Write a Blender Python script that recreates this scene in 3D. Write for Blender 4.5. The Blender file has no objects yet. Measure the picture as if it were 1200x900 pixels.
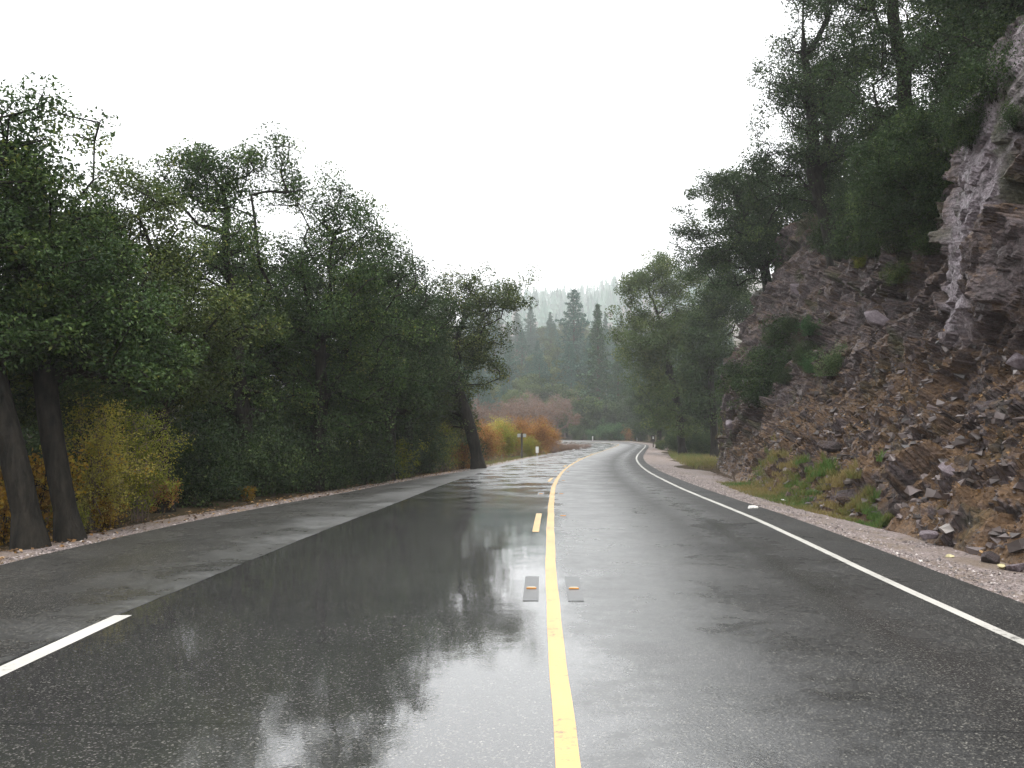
import bpy, math, random
import numpy as np
from mathutils import Vector

# ------------------------------------------------------------------ camera, sky, sun, exposure
SC = bpy.context.scene
COL = SC.collection
R = math.radians
F_PX, HORIZON, CAM_H = 1037.0, 498.0, 1.6
PITCH = math.atan((HORIZON - 450.0) / F_PX)

cam_d = bpy.data.cameras.new('camera')
cam_d.sensor_width = 36.0
cam_d.lens = 36.0 * F_PX / 1200.0
cam_d.clip_start, cam_d.clip_end = 0.05, 8000
cam = bpy.data.objects.new('camera', cam_d)
COL.objects.link(cam)
cam.location = (0, 0, CAM_H)
cam.rotation_euler = (R(90) + PITCH, 0, 0)
SC.camera = cam

SUN_EL, SUN_AZ = R(70), R(150)
world = bpy.data.worlds.new('World')
SC.world = world
world.use_nodes = True
wn, wl = world.node_tree.nodes, world.node_tree.links
wn.clear()
w_out = wn.new('ShaderNodeOutputWorld')
w_sky = wn.new('ShaderNodeTexSky')
w_sky.sky_type = 'NISHITA'
w_sky.sun_disc = False
w_sky.sun_elevation = SUN_EL
w_sky.sun_rotation = SUN_AZ
w_hsv = wn.new('ShaderNodeHueSaturation')
w_hsv.inputs['Saturation'].default_value = 0.15
w_b1 = wn.new('ShaderNodeBackground')
w_b1.inputs['Strength'].default_value = 0.03
w_b2 = wn.new('ShaderNodeBackground')          # the even white cloud deck
w_b2.inputs['Color'].default_value = (0.97, 0.985, 1.0, 1)
w_b2.inputs['Strength'].default_value = 1.2
w_add = wn.new('ShaderNodeAddShader')
wl.new(w_sky.outputs[0], w_hsv.inputs['Color'])
wl.new(w_hsv.outputs[0], w_b1.inputs['Color'])
wl.new(w_b1.outputs[0], w_add.inputs[0])
wl.new(w_b2.outputs[0], w_add.inputs[1])
wl.new(w_add.outputs[0], w_out.inputs['Surface'])

sun_d = bpy.data.lights.new('sun', 'SUN')
sun_d.energy = 1.5
sun_d.angle = R(35)
sun_d.color = (1.0, 0.97, 0.93)
sun = bpy.data.objects.new('sun', sun_d)
COL.objects.link(sun)
sd = Vector((math.sin(SUN_AZ) * math.cos(SUN_EL), math.cos(SUN_AZ) * math.cos(SUN_EL), math.sin(SUN_EL)))
sun.rotation_euler = sd.to_track_quat('Z', 'Y').to_euler()
sun.location = (0, 0, 60)

SC.view_settings.view_transform = 'Standard'
SC.view_settings.look = 'None'
SC.view_settings.exposure = 0.95
SC.view_settings.gamma = 1.0
SC.view_settings.use_curve_mapping = False
SC.render.engine = 'CYCLES'
cy = SC.cycles
cy.max_bounces, cy.diffuse_bounces, cy.glossy_bounces = 7, 3, 2
cy.transmission_bounces, cy.transparent_max_bounces, cy.volume_bounces = 3, 6, 4
cy.caustics_reflective = False
cy.caustics_refractive = False

HAZE_DENSITY = 0.00055

# ------------------------------------------------------------------ helpers
rng = np.random.default_rng(11)
random.seed(11)


def at(px, py, Y):
    """point at depth Y behind photograph pixel (px, py)"""
    a, b = (px - 600) / F_PX, (450 - py) / F_PX
    c, s = math.cos(PITCH), math.sin(PITCH)
    dy = c - s * b
    t = Y / dy
    return np.array([a * t, Y, CAM_H + (s + c * b) * t])


def mesh(name, V, F, smooth=False, attrs=None, uv=None):
    """V (n,3); F list of (m,k) index arrays"""
    V = np.ascontiguousarray(V, dtype=np.float32)
    Fs = F if isinstance(F, list) else [F]
    Fs = [np.asarray(f, dtype=np.int32) for f in Fs if len(f)]
    me = bpy.data.meshes.new(name)
    me.vertices.add(len(V))
    me.vertices.foreach_set('co', V.ravel())
    loops = np.concatenate([f.ravel() for f in Fs])
    sizes = np.concatenate([np.full(len(f), f.shape[1], dtype=np.int32) for f in Fs])
    starts = np.concatenate([[0], np.cumsum(sizes)[:-1]]).astype(np.int32)
    me.loops.add(len(loops))
    me.loops.foreach_set('vertex_index', loops)
    me.polygons.add(len(sizes))
    me.polygons.foreach_set('loop_start', starts)
    me.polygons.foreach_set('loop_total', sizes)
    me.update(calc_edges=True)
    me.polygons.foreach_set('use_smooth', np.full(len(sizes), bool(smooth)))
    if attrs:
        for k, v in attrs.items():
            a = me.attributes.new(k, 'FLOAT', 'POINT')
            a.data.foreach_set('value', np.ascontiguousarray(v, dtype=np.float32))
    if uv is not None:
        l = me.uv_layers.new(name='UVMap')
        l.data.foreach_set('uv', np.ascontiguousarray(uv[loops], dtype=np.float32).ravel())
    return me


def obj(name, me, mat=None, parent=None, loc=None, rot=None, scale=None):
    o = bpy.data.objects.new(name, me)
    COL.objects.link(o)
    if mat is not None and me is not None and not me.materials:
        me.materials.append(mat)
    if parent is not None:
        o.parent = parent
    if loc is not None:
        o.location = [float(v) for v in loc]
    if rot is not None:
        o.rotation_euler = rot
    if scale is not None:
        o.scale = scale if hasattr(scale, '__len__') else (scale,) * 3
    return o


def tag(o, label=None, cat=None, group=None, kind=None):
    if label: o['label'] = label
    if cat: o['category'] = cat
    if group: o['group'] = group
    if kind: o['kind'] = kind
    return o


def copy_tree(o, parent=None):
    c = o.copy()
    COL.objects.link(c)
    c.parent = parent
    for ch in o.children:
        copy_tree(ch, c)
    return c


def _h(ix, iy, iz, seed):
    with np.errstate(over='ignore'):
        h = (ix.astype(np.uint32) * np.uint32(374761393) + iy.astype(np.uint32) * np.uint32(668265263)
             + iz.astype(np.uint32) * np.uint32(2147483647) + np.uint32((seed * 974711 + 12345) & 0xffffffff))
        h = (h ^ (h >> np.uint32(13))) * np.uint32(1274126177)
        h = (h ^ (h >> np.uint32(16))) * np.uint32(2246822519)
        h = h ^ (h >> np.uint32(13))
    return h.astype(np.float64) / 4294967295.0


def vnoise(p, seed=0):
    i = np.floor(p).astype(np.int64)
    f = p - i
    f = f * f * (3 - 2 * f)
    out = 0
    for dx in (0, 1):
        for dy in (0, 1):
            for dz in (0, 1):
                w = (f[:, 0] if dx else 1 - f[:, 0]) * (f[:, 1] if dy else 1 - f[:, 1]) * (f[:, 2] if dz else 1 - f[:, 2])
                out = out + w * _h(i[:, 0] + dx, i[:, 1] + dy, i[:, 2] + dz, seed)
    return out


def fbm(p, seed=0, oct=4):
    s, a, t = 0, 1.0, 0
    for k in range(oct):
        s = s + a * vnoise(p * 2.03 ** k + 17.3 * k, seed + k)
        t += a
        a *= 0.5
    return s / t - 0.5


def worley(p, seed=0):
    """nearest-cell random values and offset vector"""
    i = np.floor(p).astype(np.int64)
    best = np.full(len(p), 1e9)
    sec = np.full(len(p), 1e9)
    bd = np.zeros_like(p)
    bc = np.zeros_like(i)
    for dx in (-1, 0, 1):
        for dy in (-1, 0, 1):
            for dz in (-1, 0, 1):
                c = i + np.array([dx, dy, dz])
                fp = np.stack([_h(c[:, 0], c[:, 1], c[:, 2], seed + k) for k in (1, 2, 3)], 1) + c
                d = p - fp
                q = (d * d).sum(1)
                m = q < best
                sec = np.where(m, best, np.minimum(sec, q))
                best = np.where(m, q, best)
                bd[m] = d[m]
                bc[m] = c[m]
    rv = [_h(bc[:, 0], bc[:, 1], bc[:, 2], seed + k) for k in (11, 12, 13, 14)]
    return np.sqrt(best), np.sqrt(sec), bd, rv


def blocks(p, seed):
    """fractured rock: each cell a tilted plane at its own level"""
    f1, f2, d, rv = worley(p, seed)
    return (rv[0] - 0.5) + (rv[1] - 0.5) * d[:, 0] * 1.6 + (rv[2] - 0.5) * d[:, 1] * 1.6 + (rv[3] - 0.5) * d[:, 2] * 1.6, f2 - f1


# ------------------------------------------------------------------ materials
def nodes_mat(name):
    m = bpy.data.materials.new(name)
    m.use_nodes = True
    nt = m.node_tree
    b = nt.nodes['Principled BSDF']
    return m, nt, b


def N(nt, typ, **kw):
    n = nt.nodes.new(typ)
    for k, v in kw.items():
        if k.startswith('i_'):
            key = k[2:].replace('_', ' ')
            n.inputs[int(key) if key.isdigit() else key].default_value = v
        else:
            setattr(n, k, v)
    return n


def ramp(nt, stops, interp='LINEAR'):
    n = nt.nodes.new('ShaderNodeValToRGB')
    cr = n.color_ramp
    cr.interpolation = interp
    while len(cr.elements) < len(stops):
        cr.elements.new(0.5)
    for e, (p, c) in zip(cr.elements, stops):
        e.position = p
        e.color = (c, c, c, 1) if not hasattr(c, '__len__') else (*c, 1)
    return n


def math_n(nt, op, a, b=None, c=None, clamp=False):
    n = nt.nodes.new('ShaderNodeMath')
    n.operation = op
    n.use_clamp = clamp
    for k, v in enumerate((a, b, c)):
        if v is None: continue
        if isinstance(v, (int, float)): n.inputs[k].default_value = v
        else: nt.links.new(v, n.inputs[k])
    return n.outputs[0]


def mixc(nt, fac, a, b, mode='MIX'):
    n = nt.nodes.new('ShaderNodeMix')
    n.data_type = 'RGBA'
    n.blend_type = mode
    n.clamp_factor = True
    for k, v in ((0, fac), (6, a), (7, b)):
        if isinstance(v, (int, float)): n.inputs[k].default_value = v
        elif isinstance(v, tuple): n.inputs[k].default_value = (*v, 1)
        else: nt.links.new(v, n.inputs[k])
    return n.outputs[2]


def noise_n(nt, vec, scale, detail=3, rough=0.55):
    n = nt.nodes.new('ShaderNodeTexNoise')
    n.inputs['Scale'].default_value = scale
    n.inputs['Detail'].default_value = detail
    n.inputs['Roughness'].default_value = rough
    if vec is not None: nt.links.new(vec, n.inputs['Vector'])
    return n.outputs['Fac']


def leaf_mat(name, stops, trans=0.2, rough=0.5, spec=0.14):
    m, nt, b = nodes_mat(name)
    a = N(nt, 'ShaderNodeAttribute', attribute_name='rnd')
    cr = ramp(nt, stops)
    nt.links.new(a.outputs['Fac'], cr.inputs[0])
    nt.links.new(cr.outputs[0], b.inputs['Base Color'])
    b.inputs['Roughness'].default_value = rough
    b.inputs['Specular IOR Level'].default_value = spec
    t = N(nt, 'ShaderNodeBsdfTranslucent')
    tint = mixc(nt, 1.0, cr.outputs[0], (1.15, 1.25, 0.7), 'MULTIPLY')
    nt.links.new(tint, t.inputs['Color'])
    mx = N(nt, 'ShaderNodeMixShader')
    mx.inputs[0].default_value = trans
    nt.links.new(b.outputs[0], mx.inputs[1])
    nt.links.new(t.outputs[0], mx.inputs[2])
    nt.links.new(mx.outputs[0], nt.nodes['Material Output'].inputs['Surface'])
    return m


def bark_mat(name, c1, c2, scale=9.0):
    m, nt, b = nodes_mat(name)
    tc = N(nt, 'ShaderNodeTexCoord')
    mp = N(nt, 'ShaderNodeMapping')
    mp.inputs['Scale'].default_value = (1, 1, 0.25)
    nt.links.new(tc.outputs['Object'], mp.inputs[0])
    f = noise_n(nt, mp.outputs[0], scale, 5, 0.65)
    cr = ramp(nt, [(0.3, c1), (0.7, c2)])
    nt.links.new(f, cr.inputs[0])
    nt.links.new(cr.outputs[0], b.inputs['Base Color'])
    b.inputs['Roughness'].default_value = 0.8
    b.inputs['Specular IOR Level'].default_value = 0.12
    bp = N(nt, 'ShaderNodeBump', i_Strength=1.0, i_Distance=0.06)
    nt.links.new(f, bp.inputs['Height'])
    nt.links.new(bp.outputs[0], b.inputs['Normal'])
    return m


M = {}
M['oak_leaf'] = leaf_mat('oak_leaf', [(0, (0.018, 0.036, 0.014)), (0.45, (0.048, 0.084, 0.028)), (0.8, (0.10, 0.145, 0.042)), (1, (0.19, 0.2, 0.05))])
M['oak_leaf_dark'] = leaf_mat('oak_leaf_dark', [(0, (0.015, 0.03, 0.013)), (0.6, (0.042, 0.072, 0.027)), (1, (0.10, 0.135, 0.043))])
M['oak_leaf_warm'] = leaf_mat('oak_leaf_warm', [(0, (0.022, 0.036, 0.012)), (0.45, (0.06, 0.085, 0.026)), (0.8, (0.12, 0.145, 0.04)), (1, (0.2, 0.19, 0.05))])
M['olive_leaf'] = leaf_mat('olive_leaf', [(0, (0.045, 0.075, 0.025)), (0.6, (0.09, 0.125, 0.045)), (1, (0.17, 0.19, 0.06))])
M['yellow_leaf'] = leaf_mat('yellow_leaf', [(0, (0.24, 0.21, 0.05)), (0.5, (0.42, 0.38, 0.10)), (0.85, (0.5, 0.43, 0.12)), (1, (0.5, 0.3, 0.04))], trans=0.45)
M['gold_leaf'] = leaf_mat('gold_leaf', [(0, (0.2, 0.1, 0.02)), (0.5, (0.42, 0.25, 0.04)), (1, (0.55, 0.42, 0.08))], trans=0.45)
M['rust_leaf'] = leaf_mat('rust_leaf', [(0, (0.14, 0.065, 0.025)), (0.5, (0.32, 0.15, 0.05)), (0.8, (0.4, 0.21, 0.075)), (1, (0.3, 0.28, 0.06))], trans=0.35)
M['lime_leaf'] = leaf_mat('lime_leaf', [(0, (0.11, 0.13, 0.02)), (0.6, (0.23, 0.24, 0.04)), (1, (0.34, 0.3, 0.05))], trans=0.4)
M['bush_leaf'] = leaf_mat('bush_leaf', [(0, (0.03, 0.075, 0.03)), (0.6, (0.06, 0.13, 0.05)), (1, (0.11, 0.19, 0.07))])
M['sage_leaf'] = leaf_mat('sage_leaf', [(0, (0.06, 0.1, 0.045)), (0.6, (0.12, 0.17, 0.075)), (1, (0.2, 0.25, 0.11))])
M['needle'] = leaf_mat('needle', [(0, (0.02, 0.06, 0.045)), (0.6, (0.05, 0.12, 0.088)), (1, (0.10, 0.175, 0.13))], trans=0.12)
M['needle_green'] = leaf_mat('needle_green', [(0, (0.02, 0.055, 0.03)), (0.6, (0.05, 0.10, 0.05)), (1, (0.10, 0.16, 0.07))], trans=0.12)
M['litter_leaf'] = leaf_mat('litter_leaf', [(0, (0.05, 0.032, 0.018)), (0.5, (0.13, 0.075, 0.038)), (0.85, (0.25, 0.145, 0.065)), (1, (0.42, 0.28, 0.14))], trans=0.1)
M['grass_blade'] = leaf_mat('grass_blade', [(0, (0.075, 0.15, 0.04)), (0.25, (0.1, 0.15, 0.045)), (0.45, (0.15, 0.15, 0.055)), (1, (0.25, 0.19, 0.09))], trans=0.3)
M['dry_stalk'] = leaf_mat('dry_stalk', [(0, (0.09, 0.045, 0.03)), (0.6, (0.2, 0.1, 0.065)), (1, (0.3, 0.2, 0.11))], trans=0.15)
M['bark'] = bark_mat('bark', (0.004, 0.004, 0.0035), (0.032, 0.028, 0.022))
M['conifer_bark'] = bark_mat('conifer_bark', (0.04, 0.03, 0.022), (0.11, 0.08, 0.06))
M['rust_twig'] = bark_mat('rust_twig', (0.16, 0.065, 0.025), (0.36, 0.17, 0.06))
M['bare_twig'] = bark_mat('bare_twig', (0.11, 0.085, 0.07), (0.24, 0.18, 0.15))

# ------------------------------------------------------------------ road line (pixels turned into ground points, see at())
ctrl = [(-26, -0.55, 0.0), (-14, -0.22, 0.0), (-4, 0.04, 0.0), (4.13, 0.26, 0.0), (9.1, 0.40, 0.0), (15.2, 0.66, 0.02),
        (21, 0.95, -0.06), (27, 1.32, -0.15), (38.6, 2.30, -0.33), (53, 3.94, -0.54), (67, 5.88, -0.71),
        (86, 8.95, -0.88), (105, 12.15, -1.0), (118, 14.2, -1.06)]
P0 = np.array([[x, y, z] for y, x, z in ctrl])


def catmull(P, n=24):
    out = []
    Q = np.vstack([2 * P[0] - P[1], P, 2 * P[-1] - P[-2]])
    for i in range(1, len(Q) - 2):
        p0, p1, p2, p3 = Q[i - 1:i + 3]
        for t in np.linspace(0, 1, n, endpoint=False):
            out.append(0.5 * ((2 * p1) + (-p0 + p2) * t + (2 * p0 - 5 * p1 + 4 * p2 - p3) * t * t + (-p0 + 3 * p1 - 3 * p2 + p3) * t ** 3))
    out.append(P[-1])
    return np.array(out)


line = catmull(P0)
# the left bend beyond
h0 = math.atan2(line[-1][0] - line[-4][0], line[-1][1] - line[-4][1])
rad = 26.0
cx, cyy = line[-1][0] - rad * math.cos(h0), line[-1][1] + rad * math.sin(h0)
arc = []
for k in range(1, 60):
    a = k / 59 * R(98)
    arc.append([cx + rad * math.cos(a - h0), cyy + rad * math.sin(a - h0), -1.06 + 0.05 * math.sin(a)])
arc = np.array(arc)
tdir = (arc[-1] - arc[-2]) / np.linalg.norm(arc[-1] - arc[-2])
tail = np.array([arc[-1] + tdir * k for k in range(2, 80, 2)])
line = np.vstack([line, arc, tail])
seg = np.r_[0, np.cumsum(np.linalg.norm(np.diff(line[:, :2], axis=0), axis=1))]
S_MAX = seg[-1]
ss = np.arange(0, S_MAX, 0.4)
CL = np.stack([np.interp(ss, seg, line[:, k]) for k in range(3)], 1)
for k in range(3):                                            # a light smoothing
    ker = np.ones(9) / 9
    CL[:, k] = np.convolve(np.pad(CL[:, k], 4, mode='edge'), ker, 'valid')
TG = np.gradient(CL[:, :2], axis=0)
TG /= np.linalg.norm(TG, axis=1)[:, None]
RT = np.stack([TG[:, 1], -TG[:, 0]], 1)                       # to the right of travel
S0 = ss[np.argmin(np.abs(CL[:120, 1]))]                       # s at the camera
BEND = np.clip((ss - S0 - 122) / 12, 0, 1)                    # banking on the far bend


def s_at_depth(d):
    k = np.argmin(np.abs(CL[: int((S0 + 118) / 0.4), 1] - d))
    return ss[k]


LEFT_EDGE = lambda s: -np.interp(s - S0, [-30, 0, 11, 23, 31, 37, 46, 60, 90, 200], [7.1, 6.8, 6.5, 5.3, 4.75, 4.2, 3.8, 3.75, 3.7, 3.7])
RIGHT_EDGE = lambda s: np.interp(s - S0, [-30, 8, 20, 35, 50, 200], [4.5, 4.35, 4.2, 4.1, 4.0, 3.9])


def road_z(s, off):
    """height of the asphalt, crowned, banked in the bend"""
    z = np.interp(s, ss, CL[:, 2])
    b = np.interp(s, ss, BEND)
    return z - 0.010 * np.abs(off) * (1 - b) + 0.045 * off * b


def road_pt(s, off, dz=0.0):
    k = np.clip(s / 0.4, 0, len(ss) - 1.001)
    i = np.floor(k).astype(int)
    f = (k - i)[:, None]
    c = CL[i] * (1 - f) + CL[i + 1] * f
    r = RT[i] * (1 - f) + RT[i + 1] * f
    return np.stack([c[:, 0] + r[:, 0] * off, c[:, 1] + r[:, 1] * off, road_z(s, off) + dz], 1)


def strip(name, s, lo, hi, nx, mat, dz=0.0, parent=None):
    """sheet along the road between offsets lo(s) and hi(s)"""
    s = np.asarray(s, float)
    t = np.linspace(0, 1, nx)
    SS = np.repeat(s, nx)
    OFF = (lo[:, None] * (1 - t) + hi[:, None] * t).ravel()
    DZ = dz if np.isscalar(dz) else np.asarray(dz).ravel()
    V = road_pt(SS, OFF, DZ)
    n = len(s)
    a = (np.arange(n - 1)[:, None] * nx + np.arange(nx - 1)).ravel()
    Fq = np.stack([a, a + 1, a + nx + 1, a + nx], 1)
    me = mesh(name, V, Fq, smooth=True, uv=np.stack([OFF, SS - S0], 1))
    return obj(name, me, mat, parent)


def nearest_road(X, Y):
    """offset and s for points, chunked"""
    off = np.empty(len(X)); s = np.empty(len(X))
    C2, sub = CL[::3, :2], ss[::3]
    R2 = RT[::3]
    for a in range(0, len(X), 20000):
        dx = X[a:a + 20000, None] - C2[None, :, 0]
        dy = Y[a:a + 20000, None] - C2[None, :, 1]
        k = np.argmin(dx * dx + dy * dy, axis=1)
        ii = np.arange(len(k))
        d = np.sqrt(dx[ii, k] ** 2 + dy[ii, k] ** 2)
        sg = np.sign(dx[ii, k] * R2[k, 0] + dy[ii, k] * R2[k, 1])
        off[a:a + 20000] = d * sg
        s[a:a + 20000] = sub[k]
    return off, s


def ground_z(X, Y):
    X = np.atleast_1d(np.asarray(X, float)); Y = np.atleast_1d(np.asarray(Y, float))
    off, s = nearest_road(X, Y)
    le, re = LEFT_EDGE(s), RIGHT_EDGE(s)
    out = np.maximum(np.maximum(le - off, off - re), 0)
    cl = np.clip(off, le, re)
    z = road_z(s, cl) - 0.07 - 0.06 * np.minimum(out, 1.5) - 0.015 * np.clip(out - 1.5, 0, 20)
    p = np.stack([X * 0.25, Y * 0.25, X * 0], 1)
    z = z + np.clip(out - 1.0, 0, 1) * 0.35 * fbm(p, 5, 3)
    hy = np.clip(Y - 166, 0, 1e9)
    q = np.stack([X / 60, Y / 60, X * 0], 1)
    hill = np.interp(hy, [0, 40, 170, 480, 1500, 3000], [0, 4.5, 33, 55, 370, 400]) * (1 + 0.35 * fbm(q, 9, 3))
    vm = np.clip((X / np.maximum(Y, 1) + 0.10) / 0.075, 0, 1)          # the hill falls away to the river valley on the left
    hill = hill * (0.10 + 0.90 * vm * vm * (3 - 2 * vm))
    side = np.clip(X - 90, 0, 1e9) * 0.22 * np.clip((Y - 60) / 120, 0, 1)
    hill = 330 * (1 - np.exp(-hill / 330))
    return z + hill + 60 * (1 - np.exp(-side / 60)) + np.clip(-X - 30, 0, 400) * 0.04


def gz(x, y):
    return float(ground_z([x], [y])[0])


# ------------------------------------------------------------------ ground sheet
def ground_mat():
    m, nt, b = nodes_mat('forest_floor')
    tc = N(nt, 'ShaderNodeTexCoord')
    f = noise_n(nt, tc.outputs['Object'], 1.3, 6, 0.65)
    g = noise_n(nt, tc.outputs['Object'], 22.0, 4, 0.7)
    c1 = ramp(nt, [(0.25, (0.025, 0.022, 0.014)), (0.45, (0.05, 0.04, 0.024)), (0.6, (0.075, 0.055, 0.032)), (0.8, (0.045, 0.06, 0.025))])
    nt.links.new(f, c1.inputs[0])
    c2 = ramp(nt, [(0.3, 0.55), (0.7, 1.35)])
    nt.links.new(g, c2.inputs[0])
    nt.links.new(mixc(nt, 1.0, c1.outputs[0], c2.outputs[0], 'MULTIPLY'), b.inputs['Base Color'])
    b.inputs['Roughness'].default_value = 0.9
    b.inputs['Specular IOR Level'].default_value = 0.04
    bp = N(nt, 'ShaderNodeBump', i_Strength=0.8, i_Distance=0.05)
    nt.links.new(g, bp.inputs['Height'])
    nt.links.new(bp.outputs[0], b.inputs['Normal'])
    return m


M['ground'] = ground_mat()
gx = np.unique(np.r_[-np.geomspace(40, 1900, 30), np.arange(-40, -14, 1.5), np.arange(-14, 20, 0.5), np.arange(20, 45, 1.5), np.geomspace(45, 1900, 30)])
gy = np.unique(np.r_[-np.geomspace(30, 350, 8), np.arange(-30, -4, 2.0), np.arange(-4, 70, 0.7), np.arange(70, 190, 1.6), np.geomspace(190, 2600, 45)])
GX, GY = np.meshgrid(gx, gy)
GZ = ground_z(GX.ravel(), GY.ravel())
nxg = len(gx)
a = (np.arange(len(gy) - 1)[:, None] * nxg + np.arange(nxg - 1)).ravel()
ground = obj('ground', mesh('ground', np.stack([GX.ravel(), GY.ravel(), GZ], 1), np.stack([a, a + 1, a + nxg + 1, a + nxg], 1), smooth=True), M['ground'])
tag(ground, 'brown leaf-strewn ground under the trees and up the far hill', kind='structure')


# ------------------------------------------------------------------ road
def asphalt_mat():
    m, nt, b = nodes_mat('wet_asphalt')
    uv = N(nt, 'ShaderNodeUVMap', uv_map='UVMap')
    sep = N(nt, 'ShaderNodeSeparateXYZ')
    nt.links.new(uv.outputs[0], sep.inputs[0])
    u, v = sep.outputs[0], sep.outputs[1]
    U = uv.outputs[0]
    # aggregate
    vo = N(nt, 'ShaderNodeTexVoronoi', i_Scale=105.0)
    nt.links.new(U, vo.inputs['Vector'])
    agg = ramp(nt, [(0.0, (0.010, 0.010, 0.010)), (0.5, (0.021, 0.0205, 0.02)), (0.74, (0.036, 0.035, 0.033)), (0.88, (0.12, 0.115, 0.10)), (1, (0.24, 0.23, 0.2))])
    nt.links.new(vo.outputs['Color'], agg.inputs[0])
    big = noise_n(nt, U, 0.55, 4, 0.6)
    tone = ramp(nt, [(0.3, 0.7), (0.7, 1.25)])
    nt.links.new(big, tone.inputs[0])
    col = mixc(nt, 1.0, agg.outputs[0], tone.outputs[0], 'MULTIPLY')
    # old shoulder left of the seam (u < -3.45) is paler
    sm = N(nt, 'ShaderNodeMapRange')
    for k_, v_ in (('From Min', 5.5), ('From Max', 17.0), ('To Min', 3.86), ('To Max', 3.3)): sm.inputs[k_].default_value = v_
    nt.links.new(v, sm.inputs['Value'])
    us = math_n(nt, 'ADD', u, math_n(nt, 'MULTIPLY_ADD', noise_n(nt, U, 2.2, 3, 0.6), 0.08, math_n(nt, 'SUBTRACT', sm.outputs[0], 0.04)))   # distance to the seam
    sh = math_n(nt, 'LESS_THAN', us, 0.0)
    col = mixc(nt, math_n(nt, 'MULTIPLY', sh, 0.5), col, mixc(nt, 1.0, col, (1.5, 1.48, 1.42), 'MULTIPLY'))
    # tar-dark seam and cross cracks
    wv = noise_n(nt, U, 2.2, 3, 0.6)
    seam = math_n(nt, 'LESS_THAN', math_n(nt, 'ABSOLUTE', us), 0.02)
    vv = math_n(nt, 'ADD', v, math_n(nt, 'MULTIPLY', wv, 0.12))
    crack = math_n(nt, 'LESS_THAN', math_n(nt, 'PINGPONG', math_n(nt, 'ADD', vv, 2.4), 3.65), 0.012)
    crack = math_n(nt, 'MULTIPLY', crack, math_n(nt, 'GREATER_THAN', big, 0.52))
    dark = math_n(nt, 'MAXIMUM', seam, crack)
    col = mixc(nt, dark, col, (0.012, 0.012, 0.012))
    nt.links.new(col, b.inputs['Base Color'])
    # water film: u-bands (wheel tracks hold water), patchy
    patch = noise_n(nt, U, 0.9, 5, 0.62)
    fine = noise_n(nt, U, 6.0, 3, 0.6)
    mr = N(nt, 'ShaderNodeMapRange')
    mr.inputs['From Min'].default_value, mr.inputs['From Max'].default_value = -8.0, 5.0
    ub = math_n(nt, 'ADD', u, math_n(nt, 'MULTIPLY_ADD', patch, 0.5, -0.25))
    # the old shoulder (left of the seam) starts where the seam runs
    ub = math_n(nt, 'MINIMUM', ub, math_n(nt, 'MULTIPLY_ADD', sh, -13.0, 9.5))
    ub = math_n(nt, 'MAXIMUM', ub, math_n(nt, 'MULTIPLY_ADD', sh, -20.0, -3.3))
    nt.links.new(ub, mr.inputs['Value'])
    f = lambda x: (x + 8.0) / 13.0
    band = ramp(nt, [(f(-7.5), 0.36), (f(-6.0), 0.32), (f(-5.2), 0.22), (f(-4.4), 0.30), (f(-3.45), 0.40), (f(-3.35), 0.02), (f(-1.6), 0.05), (f(-0.8), 0.028),
                     (f(-0.1), 0.06), (f(0.25), 0.30), (f(1.0), 0.40), (f(1.6), 0.38), (f(2.1), 0.36), (f(2.65), 0.16), (f(3.1), 0.34), (f(4.4), 0.42)])
    wet = ramp(nt, [(f(-7.5), 0.12), (f(-6.0), 0.25), (f(-5.2), 0.4), (f(-4.5), 0.55), (f(-3.9), 1.0), (f(-3.3), 1.0), (f(-1.6), 1.0), (f(-0.8), 1.0),
                    (f(-0.1), 1.0), (f(0.4), 1.0), (f(1.0), 1.0), (f(1.6), 0.6), (f(2.1), 0.25), (f(2.65), 0.7), (f(3.1), 0.22), (f(4.4), 0.12)])
    nt.links.new(mr.outputs[0], wet.inputs[0])
    nt.links.new(wet.outputs[0], b.inputs['Coat Weight'])
    nt.links.new(mr.outputs[0], band.inputs[0])
    rgh = math_n(nt, 'MULTIPLY', band.outputs[0], math_n(nt, 'MULTIPLY_ADD', math_n(nt, 'MULTIPLY_ADD', fine, 0.35, patch), 2.2, -0.55))
    fr = N(nt, 'ShaderNodeMapRange')
    fr.interpolation_type = 'SMOOTHSTEP'
    for k_, v_ in (('From Min', 8.0), ('From Max', 34.0), ('To Min', 0.0), ('To Max', 0.32)): fr.inputs[k_].default_value = v_
    nt.links.new(v, fr.inputs['Value'])
    brk = ramp(nt, [(0.40, 0.25), (0.56, 1.0)])
    nt.links.new(noise_n(nt, U, 0.75, 4, 0.65), brk.inputs[0])
    rgh = math_n(nt, 'ADD', rgh, math_n(nt, 'MULTIPLY', fr.outputs[0], brk.outputs[0]))
    rgh = math_n(nt, 'MAXIMUM', rgh, 0.012)
    b.inputs['Roughness'].default_value = 0.55
    b.inputs['Specular IOR Level'].default_value = 0.10
    b.inputs['Coat IOR'].default_value = 2.0
    nt.links.new(rgh, b.inputs['Coat Roughness'])
    # relief
    bp = N(nt, 'ShaderNodeBump', i_Strength=0.6, i_Distance=0.006)
    nt.links.new(vo.outputs['Distance'], bp.inputs['Height'])
    nt.links.new(bp.outputs[0], b.inputs['Normal'])
    grain = N(nt, 'ShaderNodeTexVoronoi', i_Scale=48.0)
    nt.links.new(U, grain.inputs['Vector'])
    amp = math_n(nt, 'MULTIPLY_ADD', rgh, 0.0022, 0.00003)
    hgt = math_n(nt, 'MULTIPLY', grain.outputs['Distance'], amp)
    wav = math_n(nt, 'MULTIPLY', noise_n(nt, U, 1.6, 2, 0.5), 0.0022)
    cb = N(nt, 'ShaderNodeBump', i_Strength=1.0, i_Distance=1.0)
    nt.links.new(math_n(nt, 'ADD', hgt, wav), cb.inputs['Height'])
    nt.links.new(cb.outputs[0], b.inputs['Coat Normal'])
    return m


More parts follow.
